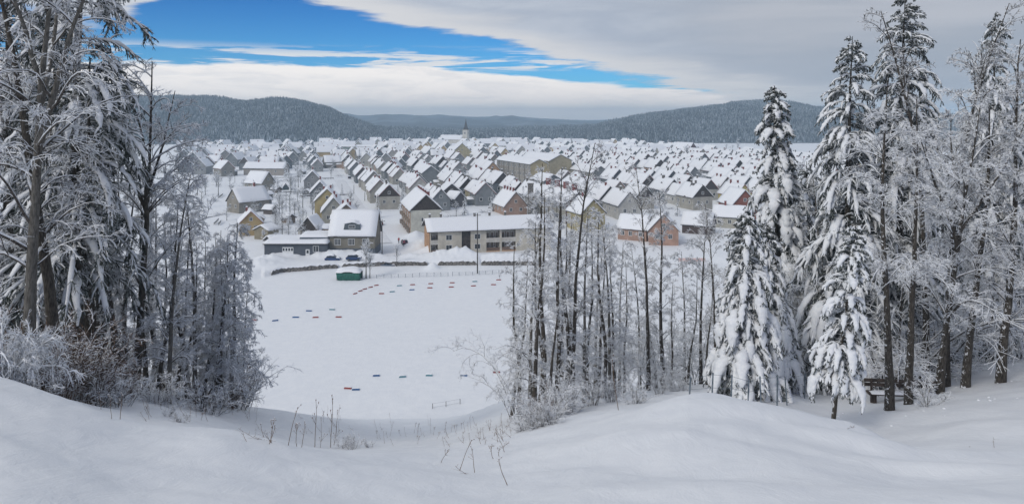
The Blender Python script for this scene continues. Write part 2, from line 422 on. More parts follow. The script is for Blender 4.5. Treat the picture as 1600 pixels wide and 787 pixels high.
RIGHT_CREST = [(780, 232), (830, 216), (880, 204), (930, 192), (990, 180), (1050, 170), (1100, 165), (1140, 160), (1190, 154), (1240, 159), (1280, 166), (1330, 169), (1400, 172), (1500, 178), (1600, 184), (1800, 190), (2000, 195)]
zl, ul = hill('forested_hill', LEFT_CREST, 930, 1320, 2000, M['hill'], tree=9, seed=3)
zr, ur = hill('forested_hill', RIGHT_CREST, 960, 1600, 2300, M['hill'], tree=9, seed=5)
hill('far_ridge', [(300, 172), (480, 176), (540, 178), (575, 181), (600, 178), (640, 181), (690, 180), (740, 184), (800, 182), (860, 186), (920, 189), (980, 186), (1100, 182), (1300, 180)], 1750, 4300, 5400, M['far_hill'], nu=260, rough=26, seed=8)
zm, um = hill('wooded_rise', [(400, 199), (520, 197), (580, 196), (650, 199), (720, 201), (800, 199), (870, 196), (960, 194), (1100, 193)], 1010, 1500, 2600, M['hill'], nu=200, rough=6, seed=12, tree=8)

def forest(name, zf, u0, u1, Db, Dc, n, label, seed, hmin=6, hmax=10.5, mask=None):
    g = np.random.default_rng(seed)
    u = g.uniform(u0, u1, n * 2); d = Db + (Dc * 1.06 - Db) * g.uniform(0, 1, n * 2) ** 1.0
    z = zf(u, d); keep = z > TOWN + .4
    if mask is not None: keep &= mask(u, d)
    u, d, z = u[keep][:n], d[keep][:n], z[keep][:n]; n = len(u)
    h = g.uniform(hmin, hmax, n) * (1 + .4 * fbm(u * 60, d / 60, 77)) ; w = h * g.uniform(.13, .24, n)
    k = 5; ang = (np.arange(k) / k * 2 * PI)[None, :] + g.uniform(0, 6, (n, 1))
    x = u * d
    def ring(rad, zz): return np.stack([x[:, None] + np.cos(ang) * rad, d[:, None] + np.sin(ang) * rad, np.broadcast_to(zz[:, None], ang.shape)], -1)
    j = lambda: g.uniform(.6, 1.35, (n, k))
    r0 = ring(w[:, None] * j(), z + h * .03); r1 = ring(w[:, None] * .62 * j(), z + h * .42); r1b = ring(w[:, None] * .78 * j(), z + h * .36); r2 = ring(w[:, None] * .34 * j(), z + h * .72)
    ap = np.stack([x + g.uniform(-.3, .3, n), d, z + h], -1)[:, None]
    V = np.concatenate([r0, r1, r1b, r2, ap], 1); per = 4 * k + 1
    fs = []
    for a, b in ((0, k), (2 * k, 3 * k)):
        for i in range(k): fs.append((a + i, a + (i + 1) % k, b + (i + 1) % k, b + i))
    q = (np.array(fs)[None] + (np.arange(n) * per)[:, None, None]).reshape(-1, 4)
    t = (np.array([(3 * k + i, 3 * k + (i + 1) % k, 4 * k) for i in range(k)])[None] + (np.arange(n) * per)[:, None, None]).reshape(-1, 3)
    cl = .42 + .26 * fbm(x / 60, d / 90, seed + 3); mq = (g.uniform(0, 1, len(q)) < np.repeat(cl, len(fs))).astype(int); mt = (g.uniform(0, 1, len(t)) < np.repeat(cl, k)).astype(int)
    o = new_obj(name, mesh_np(name, V.reshape(-1, 3), [(q, mq), (t, mt)], [M['forest_dark'], M['forest_snow']]))
    tag(o, label, None, None, 'stuff')
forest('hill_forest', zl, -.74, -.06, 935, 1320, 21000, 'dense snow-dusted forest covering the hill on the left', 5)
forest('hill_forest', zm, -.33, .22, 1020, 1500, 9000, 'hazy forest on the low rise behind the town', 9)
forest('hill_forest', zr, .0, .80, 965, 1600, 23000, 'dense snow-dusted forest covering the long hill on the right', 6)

# ------------------------------------------------------------------ snowy trees
def norm(v): return v / (np.linalg.norm(v, axis=-1, keepdims=True) + 1e-9)
def march(start, d, length, n, droop, jit, g, up=0.0):
    """polylines [N,n,3]; droop pulls them down further along"""
    N = len(start); P = np.zeros((N, n, 3)); P[:, 0] = start; d = norm(d); st = (length / (n - 1))[:, None]
    for i in range(1, n):
        P[:, i] = P[:, i - 1] + d * st
        d = d + g.normal(0, jit, (N, 3)); d[:, 2] += (up - np.asarray(droop)) / (n - 1) * np.minimum(i, 3) / 2
        d = norm(d)
    return P
def along(P, t):
    """points and tangents at fraction t [N] of polylines P [N,n,3]"""
    n = P.shape[1]; x = np.clip(t, 0, .999) * (n - 1); i = x.astype(int); f = (x - i)[:, None]; k = np.arange(len(P))
    return P[k, i] * (1 - f) + P[k, i + 1] * f, norm(P[k, i + 1] - P[k, i])
class TB:
    """collects batches of tubes; material picked face by face"""
    def __init__(self): self.V = []; self.Q = []; self.mi = []; self.n = 0
    def tubes(self, P, R, k, g, mode, flat=1.0, lift=0.0, lump=0.0):
        N, n, _ = P.shape
        if N == 0: return
        T = np.empty_like(P); T[:, 1:-1] = P[:, 2:] - P[:, :-2]; T[:, 0] = P[:, 1] - P[:, 0]; T[:, -1] = P[:, -1] - P[:, -2]; T = norm(T)
        hd = P[:, -1] - P[:, 0]; hl = np.hypot(hd[:, 0], hd[:, 1]); s0 = np.stack([hd[:, 1], -hd[:, 0], np.zeros(N)], -1); s0[hl < .02] = (1, 0, 0)
        s0 = np.repeat(norm(s0)[:, None], n, 1); s = norm(s0 - T * (s0 * T).sum(-1, keepdims=True)); u = np.cross(s, T)
        a = 2 * PI * np.arange(k) / k + PI / 2
        rr = R[..., None] * (1 + (g.uniform(-lump, lump, (N, n, k)) if lump else 0))
        ring = P[:, :, None] + s[:, :, None] * (np.cos(a) * rr)[..., None] + u[:, :, None] * (np.sin(a) * rr * flat)[..., None]
        if lift: ring[..., 2] += (R * lift)[..., None]
        V = ring.reshape(-1, 3); i = np.arange(n - 1)[:, None] * k; j = np.arange(k)[None]
        q = np.stack([i + j, i + (j + 1) % k, i + k + (j + 1) % k, i + k + j], -1).reshape(-1, 4)[:, ::-1]
        q = (q[None] + (np.arange(N) * n * k)[:, None, None]).reshape(-1, 4)
        e1 = V[q[:, 2]] - V[q[:, 0]]; e2 = V[q[:, 3]] - V[q[:, 1]]; nz = norm(np.cross(e1, e2))[:, 2]
        per = (n - 1) * k
        mi = mode(nz, np.repeat(g.uniform(0, 1, N), per), g.uniform(0, 1, len(q)))
        self.V.append(V); self.Q.append(q + self.n); self.mi.append(mi); self.n += len(V)
    def obj_mesh(self, name, mats, smooth):
        return mesh_np(name, np.concatenate(self.V), [(np.concatenate(self.Q), np.concatenate(self.mi))], mats, smooth)
# material slots of a bare crown: 0 bark, 1 snow, 2 frost
def m_limb(nz, u, r): return np.where(nz > .22 + .3 * (r - .5), 1, 0)
def m_twig(nz, u, r): return np.where(nz > .05, np.where(r < .72, 1, 2), np.where(u < .62, 0, 2))
def m_twig_dark(nz, u, r): return np.where(nz > .12, np.where(r < .50, 1, np.where(r < .75, 2, 0)), np.where(u < .85, 0, 2))
def m_snow(nz, u, r): return np.full(len(nz), 1)
def taper(N, n, r0, r1): t = np.linspace(0, 1, n)[None]; return r0[:, None] * (1 - t) + r1[:, None] * t
def kids(P, length, per, g, t0, t1, ang0, ang1, ratio, flat=.0, upb=.0):
    N = len(P); idx = np.repeat(np.arange(N), per); t = g.uniform(t0, t1, len(idx))
    p, tan = along(P[idx], t)
    rv = norm(g.normal(0, 1, (len(idx), 3)) * np.array([1, 1, 1 - flat]))
    side = norm(rv - tan * (rv * tan).sum(1, keepdims=True))
    a = g.uniform(ang0, ang1, len(idx))[:, None]
    d = tan * np.cos(a) + side * np.sin(a); d[:, 2] += upb
    L = length[idx] * g.uniform(.55, 1.15, len(idx)) * ratio * (1 - .45 * t)
    return p, norm(d), L, idx, t
def snow_caps(tb, P, R, g, gain=1.0, k=5):
    """a roll of snow lying along the upper side of each branch"""
    T = norm(P[:, -1] - P[:, 0]); flatness = np.sqrt(np.clip(1 - T[:, 2] ** 2, 0, 1))
    N, n, _ = P.shape; prof = np.sin(np.linspace(.25, PI - .12, n)) ** .6
    rr = (R * .75 + .013) * gain * prof[None] * flatness[:, None] * g.uniform(.35, 1.25, (N, n))
    Q = P.copy(); Q[..., 2] += R * .75 + rr * .35
    tb.tubes(Q, np.maximum(rr, .003), k, g, m_snow, .8, 0, .2)
def bare_tree(seed, H=14.0, r0=.17, limbs=26, limb_len=.30, t0=.3, sub=7, tw=7, twl=5, droop=.8, fork=False, snow=1.0, upb=.35, lean=.4, tmode=None):
    tmode = tmode or m_twig
    g = np.random.default_rng(seed)
    tr = march(np.zeros((1, 3)), np.array([[g.normal(0, .04) * lean, g.normal(0, .04) * lean, 1.0]]), np.array([H]), 14, 0, .035 * lean + .01, g, .15)
    tr[0, 0, 2] = -.8
    R0 = taper(1, 14, np.array([r0]), np.array([.018])); R0[0, :2] *= [1.35, 1.12]
    trunk = TB(); trunk.tubes(tr, R0, 9, g, lambda nz, u, r: np.zeros(len(nz), int), lump=.06)
    trunks = tr; Rs = R0; LL = np.array([H])
    if fork:
        p, tn = along(np.repeat(tr, 3, 0), np.array([.48, .55, .62]))
        fd = np.stack([np.cos(g.uniform(0, 6.28) + np.arange(3) * 2.1) * .5, np.sin(g.uniform(0, 6.28) + np.arange(3) * 2.1) * .5, np.ones(3)], -1)
        fl = np.array([.46, .42, .34]) * H; fp = march(p, fd, fl, 14, -.1, .05, g)
        fR = taper(3, 14, np.array([.6, .5, .4]) * r0, np.full(3, .014)); trunk.tubes(fp, fR, 7, g, lambda nz, u, r: np.zeros(len(nz), int))
        trunks = np.concatenate([tr, fp]); Rs = np.concatenate([R0, fR]); LL = np.concatenate([LL, fl * 1.6])
    tb = TB()
    per = [limbs] + ([limbs // 3] * 3 if fork else [])
    p, d, L, idx = [], [], [], []
    for i, c in enumerate(per):
        a, b, l, _, t = kids(trunks[i:i + 1], LL[i:i + 1], c, g, t0 if i == 0 else .15, .97, .7, 1.25, limb_len, 0, upb)
        p.append(a); d.append(b); L.append(l)
    p, d, L = np.concatenate(p), np.concatenate(d), np.concatenate(L)
    P1 = march(p, d, L, 9, droop, .10, g); R1 = taper(len(P1), 9, np.clip(L * .0145, .014, r0 * .5), np.full(len(P1), .008))
    tb.tubes(P1, R1, 5, g, m_limb); snow_caps(tb, P1, R1, g, 1.15 * snow)
    p, d, L2, _, _ = kids(P1, L, sub, g, .12, 1, .45, 1.1, .48, .35, .06)
    P2 = march(p, d, L2, 6, droop * .9, .12, g); R2 = taper(len(P2), 6, np.clip(L2 * .012, .009, .03), np.full(len(P2), .006))
    tb.tubes(P2, R2, 4, g, m_limb); snow_caps(tb, P2, R2, g, .95 * snow, 4)
    p, d, L3, _, _ = kids(P2, L2, tw, g, .1, 1, .4, 1.1, .55, .3, .02)
    P3 = march(p, d, np.maximum(L3, .18), 4, .5, .16, g); R3 = taper(len(P3), 4, np.full(len(P3), .0115 * (.6 + .4 * snow)), np.full(len(P3), .007))
    tb.tubes(P3, R3, 3, g, tmode)
    if twl:
        p, d, L4, _, _ = kids(P3, np.maximum(L3, .25), twl, g, .1, 1, .5, 1.1, .62, .2, 0)
        P4 = march(p, d, np.clip(L4, .08, .4), 2, .2, .1, g); R4 = taper(len(P4), 2, np.full(len(P4), .0095 * (.6 + .4 * snow)), np.full(len(P4), .005))
        tb.tubes(P4, R4, 3, g, tmode)
    return trunk, tb, H
def shrub(seed, H=2.2, stems=14, spread=.6, sub=8, tw=8, twl=3, droop=1.0, snow=1.0, tm=None):
    tm = tm or m_twig
    g = np.random.default_rng(seed); tb = TB()
    a = g.uniform(0, 2 * PI, stems); s0 = np.stack([np.cos(a) * .15 * H * g.uniform(0, 1, stems), np.sin(a) * .15 * H * g.uniform(0, 1, stems), np.full(stems, -.3)], -1)
    d = np.stack([np.cos(a) * spread * g.uniform(.3, 1.2, stems), np.sin(a) * spread * g.uniform(.3, 1.2, stems), np.ones(stems)], -1)
    L = H * g.uniform(.7, 1.25, stems)
    P1 = march(s0, d, L, 9, droop, .10, g); R1 = taper(stems, 9, np.clip(L * .008, .01, .04), np.full(stems, .006))
    tb.tubes(P1, R1, 5, g, m_limb); snow_caps(tb, P1, R1, g, snow)
    p, dd, L2, _, _ = kids(P1, L, sub, g, .15, 1, .4, 1.1, .42, .2, .1)
    P2 = march(p, dd, L2, 6, droop * .8, .14, g); R2 = taper(len(P2), 6, np.full(len(P2), .010), np.full(len(P2), .006))
    tb.tubes(P2, R2, 4, g, m_limb); snow_caps(tb, P2, R2, g, .9 * snow, 4)
    p, dd, L3, _, _ = kids(P2, L2, tw, g, .1, 1, .4, 1.1, .6, .1, 0)
    P3 = march(p, dd, np.clip(L3, .12, .7), 3, .4, .18, g); R3 = taper(len(P3), 3, np.full(len(P3), .009), np.full(len(P3), .005))
    tb.tubes(P3, R3, 3, g, tm)
    if twl:
        p, dd, L4, _, _ = kids(P3, np.maximum(L3, .2), twl, g, .1, 1, .5, 1.1, .6, 0, 0)
        P4 = march(p, dd, np.clip(L4, .06, .3), 2, .2, .1, g); tb.tubes(P4, taper(len(P4), 2, np.full(len(P4), .008), np.full(len(P4), .004)), 3, g, tm)
    return tb, H
# material slots of an evergreen crown: 0 needles, 1 snow, 2 frosted needles
def m_need(nz, u, r): return np.where((nz > .30) & (r < .75), 1, np.where(r < .45, 2, 0))
def m_need2(nz, u, r): return np.where((nz > .45) & (r < .6), 1, np.where(r < .38, 2, 0))
def spruce(seed, H=9.0, base=.10, wid=.17, boughs=120, heavy=1.0, dense=1.0, droop=2.0, r0=None, sparse_low=0.0, pw=.62):
    g = np.random.default_rng(seed); r0 = r0 or H * .016
    tr = march(np.zeros((1, 3)), np.array([[0, 0, 1.0]]), np.array([H]), 12, 0, .012, g, .1); tr[0, 0, 2] = -.8
    trunk = TB(); trunk.tubes(tr, taper(1, 12, np.array([r0]), np.array([.012])), 9, g, lambda nz, u, r: np.zeros(len(nz), int), lump=.06)
    tb = TB()
    t = base + (1 - base) * (1 - g.uniform(0, 1, boughs) ** .85) * .985; t[:22] = np.linspace(.80, .99, 22)
    p, _ = along(np.repeat(tr, boughs, 0), t)
    a = np.arange(boughs) * 2.39996 + g.normal(0, .35, boughs)
    rel = (t - base) / (1 - base)
    L = H * wid * ((1 - rel) ** pw * 1.0 + .05) * g.uniform(.72, 1.22, boughs) * (1 - sparse_low * np.clip(.35 - rel, 0, 1))
    up = np.where(rel > .8, .55, .12 - .1 * (1 - rel))
    d = np.stack([np.cos(a), np.sin(a), up], -1)
    dr = droop * (.55 + .6 * (1 - rel)) * g.uniform(.7, 1.3, boughs)
    P1 = march(p, d, L * 1.15, 9, dr, .05, g)
    R1 = taper(boughs, 9, np.clip(L * .018, .008, .045), np.full(boughs, .008)); tb.tubes(P1, R1, 4, g, m_need)
    # pillows of snow lying over the boughs
    tt_ = np.linspace(.22, 1.0, 13) * 8; i0 = np.minimum(tt_.astype(int), 7); f0 = (tt_ - i0)[None, :, None]
    Pp = P1[:, i0] * (1 - f0) + P1[:, i0 + 1] * f0; n = 13; prof = np.array([.35, .6, .8, .95, 1.05, 1.1, 1.05, 1.0, .95, .9, .8, .6, .2])
    rr = np.clip(L * .115, .035, .21) * g.uniform(.55, 1.25, boughs); rr = rr[:, None] * prof[None] * g.uniform(.72, 1.25, (boughs, n)) * heavy
    out = np.stack([np.cos(a), np.sin(a), np.zeros(boughs)], -1)[:, None]
    Pp[..., 2] += rr * .45; Pp += out * rr[..., None] * .35
    tb.tubes(Pp, rr, 9, g, m_snow, .6, 0, .22)
    # side shoots hanging from the boughs
    ns = int(13 * dense); p, d, L2, ix, tt = kids(P1, L, ns, g, .12, 1, .5, 1.2, .36, .55, -.18)
    P2 = march(p, d, np.clip(L2, .10, .75), 4, 1.5, .09, g); R2 = taper(len(P2), 4, np.clip(L2 * .09, .016, .038), np.full(len(P2), .010))
    tb.tubes(P2, R2, 4, g, m_need)
    sel = g.uniform(0, 1, len(P2)) < .62 * min(heavy, 1.2); Ps = P2[sel].copy(); R3 = np.clip(L2[sel] * .15, .022, .085)[:, None] * np.array([.6, 1.1, 1, .4])[None] * g.uniform(.6, 1.2, (sel.sum(), 4)) * heavy
    Ps[..., 2] += R3 * .5; tb.tubes(Ps, R3, 6, g, m_snow, .6, 0, .25)
    nt_ = int(7 * dense); p, d, L3, _, _ = kids(P2, np.clip(L2, .15, .7), nt_, g, .05, 1, .5, 1.1, .5, .0, -.5)
    P3 = march(p, d, np.clip(L3, .06, .30), 2, .6, .1, g); tb.tubes(P3, taper(len(P3), 2, np.full(len(P3), .015), np.full(len(P3), .004)), 3, g, m_need2)
    return trunk, tb, H

LIB = {}
def lib_tree(key, tt, barkm, crown_mats, smooth_crown=False):
    trunk, tb, H = tt
    LIB[key] = (trunk.obj_mesh('trunk', [barkm], True), tb.obj_mesh('crown', crown_mats, smooth_crown), H)
CM = [M['twig_bark'], M['tree_snow'], M['frost']]; NM = [M['needles'], M['tree_snow'], M['needles_frost']]
lib_tree('broad1', bare_tree(1, 15, .19, 26, .33, .22, 6, 7, 4, 1.1, True, .95), M['bark_grey'], CM)
lib_tree('broad2', bare_tree(2, 13, .17, 26, .30, .18, 8, 8, 4, .9, True, 1.0, .5), M['bark'], CM)
lib_tree('forked', bare_tree(8, 12, .15, 22, .32, .32, 6, 6, 4, .9, True, 1.05, .5, .12), M['bark'], CM)
lib_tree('slim1', bare_tree(3, 14, .17, 34, .17, .22, 6, 7, 5, .8, False, .9), M['bark'], CM)
lib_tree('slim2', bare_tree(4, 14, .15, 30, .20, .30, 6, 7, 5, .7, False, .9, .45), M['bark'], CM)
lib_tree('slim3', bare_tree(5, 14, .16, 36, .22, .16, 6, 7, 5, 1.2, False, 1.0, .2, .35), M['bark_grey'], CM)
lib_tree('mast', bare_tree(6, 16, .20, 22, .20, .36, 7, 8, 5, 1.3, False, 1.1, .2, .6), M['bark'], CM)
lib_tree('thin1', bare_tree(61, 14, .17, 34, .11, .16, 5, 5, 4, .7, False, .9, .35, .9), M['bark'], CM)
lib_tree('thin2', bare_tree(62, 13, .155, 36, .12, .12, 5, 5, 4, .9, False, 1.0, .3, 1.1), M['bark'], CM)
lib_tree('mast_dark', bare_tree(63, 16, .21, 24, .20, .30, 6, 7, 4, 1.2, False, .8, .2, .5, m_twig_dark), M['bark'], CM)
lib_tree('droopy', bare_tree(64, 9, .15, 46, .30, .12, 7, 7, 4, 2.3, False, 1.2, .1, .6), M['bark'], CM)
lib_tree('tipped', bare_tree(7, 16, .15, 22, .16, .20, 5, 5, 4, .4, False, .7, .75, .8, m_twig_dark), M['bark'], CM)
lib_tree('spruce_heavy1', spruce(21, 7, .07, .27, 165, 1.05, 2.0, 2.5, pw=.62), M['bark'], NM, True)
lib_tree('spruce_heavy2', spruce(22, 10, .05, .15, 220, 1.1, 1.8, 2.5, pw=.52), M['bark'], NM, True)
lib_tree('spruce_sag', spruce(26, 6, .26, .15, 120, 1.15, 1.3, 2.2, .075, pw=.4), M['bark'], NM, True)
lib_tree('spruce_tall1', spruce(23, 14, .10, .17, 250, .72, 1.45, 2.1, pw=.62), M['bark'], NM, True)
lib_tree('spruce_tall2', spruce(24, 15, .12, .155, 250, .62, 1.5, 1.9, pw=.6), M['bark'], NM, True)
lib_tree('spruce_dark', spruce(25, 18, .20, .13, 190, .42, 1.5, 1.7, .2, pw=.5), M['bark'], NM, True)
def lib_shrub(key, t): LIB[key] = (None, t[0].obj_mesh('branches', CM, False), t[1])
lib_shrub('arching', shrub(31, 5.0, 9, .55, 9, 8, 4, 1.6, 1.0))
lib_shrub('bush', shrub(32, 2.0, 24, .8, 9, 8, 2, .8, .8))
lib_shrub('snowbush', shrub(36, 2.0, 34, .9, 10, 8, 3, 1.3, 1.9))
lib_shrub('thicket', shrub(33, 2.6, 18, .4, 6, 5, 2, .4, .55))
def m_brown(nz, u, r): return np.where((nz > .35) & (r < .4), 1, 0)
t_ = shrub(37, 2.0, 22, .45, 6, 6, 2, .4, .35, m_brown); LIB['brownbush'] = (None, t_[0].obj_mesh('branches', [M['dry_bark'], M['tree_snow'], M['frost']], False), t_[1])
lib_shrub('scrub', shrub(34, 1.4, 18, .7, 5, 5, 0, .4, .45))

def zone(label, px, cuts):
    for lim, txt in cuts:
        if px < lim: return label + txt
    return label
Z_LEFT = ((100, ', behind the two thick far-left trunks'), (215, ', between thick trunks and lone forked tree'), (280, ', just right of the lone forked tree'), (999, ', beside the hanging trees at its end'))
Z_MID = ((850, ', at its left edge'), (910, ', at its centre'), (975, ', right of its centre'), (1300, ', thinning out toward the front spruce'))
Z_RIGHT = ((1330, ', left of the sagging spruce'), (1450, ', behind the bench'), (1540, ', right of the bench'), (2000, ', at the right picture edge'))
Z_SHRUB = ((900, ', at its left end'), (1000, ', in its middle'), (1200, ', at its spruce end'))
def place(key, name, px, row, top, label, cat, group=None, D=None, rz=None, tilt=(0, 0), wide=1.0):
    if D is None: x, y = ray(px, row)
    else: x, y = (px - 800) / F * D, D
    z = gz(x, y)
    h = max((-(top - HY) / F) * y - z, .2); tm, cm, H = LIB[key]; s = h / H
    o = empty(name, (x, y, z), rnd.uniform(0, 6.28) if rz is None else rz, (s * wide, s * wide, s))
    o.rotation_euler = (Matrix.Rotation(tilt[1], 3, 'Y') @ Matrix.Rotation(tilt[0], 3, 'X') @ Matrix.Rotation(o.rotation_euler[2], 3, 'Z')).to_euler()
    if tm: new_obj('trunk', tm, o)
    new_obj('crown' if tm else 'branches', cm, o)
    tag(o, label, cat, group); return o
BT, ST = 'bare_tree', 'spruce_tree'
GL = 'bare trees of the left grove'; GC = 'bare trees of the middle clump'; GR = 'bare trees of the right grove'; GS = 'snow laden spruces on the right'; GB = 'frosted shrubs on the slope'
# left grove
place('broad1', BT, 45, 600, -170, 'thick grey trunk with wide snowy limbs at the far left edge', 'tree', GL, 22.5, 1.0)
place('mast_dark', BT, 88, 603, -160, 'dark straight trunk beside the thick grey tree at far left', 'tree', GL, 23.5, 2.2)
place('forked', BT, 212, 622, 96, 'lone dark forked tree rising above the hill at the left grove edge', 'tree', GL, None, 4.1, (0, .045))
place('spruce_dark', ST, 120, 600, -330, 'tall dark spruce hanging its boughs against the blue sky', 'tree', None, 27, .4)
place('spruce_dark', ST, 12, 600, -300, 'dark spruce behind the thick grey trunk at the left edge', 'tree', None, 31, 2.4)
place('droopy', BT, 366, 604, 345, 'frosted tree with hanging branches at the right end of left grove', 'tree', GL, 36, 1.4)
place('droopy', BT, 342, 606, 385, 'frosted hanging tree second from the right end of left grove', 'tree', GL, 33, 3.4)
place('slim3', BT, 305, 610, 300, 'arching frosted tree beside the hanging trees ending the left grove', 'tree', GL, 33, .7)
place('slim3', BT, 262, 612, 270, 'leaning grey tree just right of the lone forked tree', 'tree', GL, 29, 2.7, (0, .03))
thin_l = 'thin frosted tree in left grove'
for i, (px, D, top, key) in enumerate(((130, 30, 120, 'slim1'), (152, 36, 180, 'slim2'), (168, 31, 200, 'slim1'), (182, 40, 160, 'slim2'), (193, 34, 250, 'slim3'), (238, 44, 300, 'slim1'), (250, 36, 330, 'slim2'),
        (285, 38, 350, 'slim1'), (296, 36, 330, 'slim2'), (312, 42, 340, 'slim1'), (322, 37, 380, 'slim2'), (335, 36, 360, 'slim1'), (348, 39, 370, 'slim1'), (362, 35, 420, 'slim3'), (20, 27, 60, 'slim3'), (65, 33, 40, 'slim1'),
        (105, 42, 100, 'slim2'), (140, 50, 180, 'slim1'), (205, 52, 260, 'slim2'), (272, 54, 330, 'slim3'), (70, 55, 120, 'slim2'), (30, 44, 100, 'slim1'), (340, 48, 400, 'slim3'), (-40, 26, -60, 'slim3'), (-90, 30, 0, 'slim1'), (160, 58, 240, 'slim3'), (380, 42, 440, 'slim3'))):
    place({'slim1': 'thin1', 'slim2': 'thin2'}.get(key, key), BT, px, 600, top, zone(thin_l, px, Z_LEFT), 'tree', GL, D)
for px, D, top in ((118, 26, 90), (142, 27, 200), (158, 29, 150), (176, 28, 240), (230, 33, 280), (288, 33, 380), (318, 34, 390), (342, 33, 410), (58, 29, 20), (8, 33, -40), (122, 38, 160), (148, 44, 230), (172, 46, 250), (198, 39, 270), (186, 30, 290), (246, 31, 310), (256, 48, 330), (276, 33, 340), (302, 46, 370), (98, 34, 60), (78, 40, 90), (42, 38, 20), (134, 33, 120), (226, 46, 290), (330, 42, 390)):
    place(rnd.choice(('thin1', 'thin2')), BT, px, 600, top, zone(thin_l, px, Z_LEFT), 'tree', GL, D)
place('snowbush', 'snowy_bush', 10, 590, 446, 'rounded snow-covered bush at the left picture edge', 'bush', GB, 17.5, 1.0, wide=.55)
for px, D, top, key in ((40, 19, 520, 'brownbush'), (72, 19.5, 530, 'brownbush'), (92, 20, 505, 'brownbush'), (118, 21, 520, 'brownbush'), (140, 22, 535, 'brownbush'), (165, 23, 560, 'brownbush'), (196, 23.5, 575, 'brownbush'), (58, 22, 500, 'brownbush'), (105, 25, 500, 'brownbush'), (155, 28, 520, 'brownbush'), (355, 34, 580, 'brownbush'), (62, 17.5, 556, 'scrub'), (150, 21, 565, 'scrub'), (245, 25, 575, 'bush'), (190, 22, 570, 'scrub'), (330, 30, 570, 'scrub'), (375, 36, 565, 'thicket'), (30, 30, 520, 'thicket'), (300, 34, 470, 'arching'), (380, 40, 555, 'thicket'), (225, 36, 490, 'arching'), (75, 21, 565, 'scrub')):
    place(key, 'undergrowth_shrub', px, 600, top, zone('brown twiggy shrub in left grove' if key == 'brownbush' else 'frosted shrub in left grove', px, Z_LEFT), 'shrub', GB, D)
# middle clump
for px, D, top, key, lab in ((836, 25, 300, 'slim1', None), (845, 26, 255, 'slim1', 'tallest slim trunk at the left of the middle clump'), (868, 26, 300, 'slim2', None), (884, 27, 262, 'slim1', None), (895, 27, 215, 'tipped', 'slender tree whose bare tip reaches highest in the middle clump'), (828, 28, 330, 'slim3', None),
        (913, 30, 330, 'slim3', None), (943, 33, 330, 'slim1', None), (953, 36, 340, 'slim3', None), (930, 40, 350, 'slim3', None), (878, 34, 350, 'slim3', None), (968, 44, 380, 'slim3', None), (1000, 46, 390, 'slim3', None)):
    place({'slim2': 'thin2', 'slim1': 'thin1'}.get(key, key), BT, px, 610, top, lab or zone('slim frosted trunk in middle clump', px, Z_MID), 'tree', GC, D)
for px, D, top, key, lab in ((1013, 38, 255, 'tipped', 'thin bare tree standing free right of the middle clump'), (1037, 41, 300, 'slim1', 'thin bare tree before the peach house gable'), (1095, 44, 330, 'slim2', 'thin bare tree left of the brown barn'), (1118, 34, 318, 'tipped', 'dark bare trunk left of the heavy front spruce'), (1070, 52, 390, 'slim3', 'low frosted tree between thin bare trunks before the barn')):
    place(key, BT, px, 600, top, lab, 'tree', GC, D)
for px, D, top in ((800, 33, 400), (812, 30, 370), (852, 28, 340), (874, 30, 340), (889, 33, 330), (918, 33, 350), (936, 36, 370), (960, 38, 370), (976, 40, 410), (862, 25, 400), (1048, 37, 430), (1026, 44, 410), (1075, 42, 420), (1105, 40, 420)):
    place(rnd.choice(('thin1', 'thin2')), BT, px, 610, top, zone('slim frosted trunk in middle clump', px, Z_MID), 'tree', GC, D)
place('arching', 'arching_shrub', 818, 612, 500, 'arching shrub stretching bare branches left over the snowfield', 'shrub', GB, 30, 2.0)
for px, D, top, key in ((846, 20, 615, 'brownbush'), (892, 24, 600, 'scrub'), (852, 23, 592, 'bush'), (838, 19, 625, 'thicket'), (880, 24, 570, 'thicket'), (925, 26, 580, 'thicket'), (955, 28, 580, 'thicket'), (1030, 31, 578, 'thicket'), (1060, 33, 575, 'bush'), (820, 21, 630, 'scrub'), (990, 25, 590, 'scrub'),
        (930, 36, 480, 'arching'), (1000, 42, 480, 'arching'), (1045, 46, 485, 'arching'), (1085, 44, 490, 'arching'), (960, 52, 460, 'arching'), (1030, 56, 470, 'arching')):
    place(key, 'thicket_shrub', px, 610, top, zone('frosted shrub in the thicket below the middle clump', px, Z_SHRUB), 'shrub', GB, D)
# right grove
place('spruce_heavy1', ST, 1165, 620, 330, 'broad low spruce wrapped in thick snow, at the front of the right grove', 'tree', GS, None, .3, wide=.95)
place('spruce_heavy1', ST, 1202, 612, 348, 'greyer low spruce tucked just behind the broad front spruce', 'tree', GS, 33, 2.3, wide=.85)
place('spruce_heavy2', ST, 1217, 600, 134, 'slender snow-wrapped spruce standing apart against the right hill', 'tree', GS, 40, 1.2)
place('spruce_tall1', ST, 1322, 600, 58, 'snowy spruce with pointed tip right of the slender apart one', 'tree', GS, 35, 3.0)
place('spruce_tall2', ST, 1404, 600, -14, 'tallest spruce of the right grove, cut by the picture top', 'tree', GS, 36, 1.5)
place('spruce_tall1', ST, 1546, 590, 20, 'snowy spruce far right behind bare branches', 'tree', GS, 41, 4.0, wide=.75)
place('spruce_sag', ST, 1300, 656, 350, 'small spruce sagging under snow pillows on a bare thin trunk', 'tree', GS, 22.5, 5.1, (0, .13), wide=.95)
place('spruce_tall2', ST, 1625, 590, 60, 'snowy spruce cut by the right picture edge', 'tree', GS, 46, 2.0)
place('spruce_heavy2', ST, 1268, 590, 260, 'half hidden snowy spruce between the slender one and pointed one', 'tree', GS, 45, .2, wide=1.1)
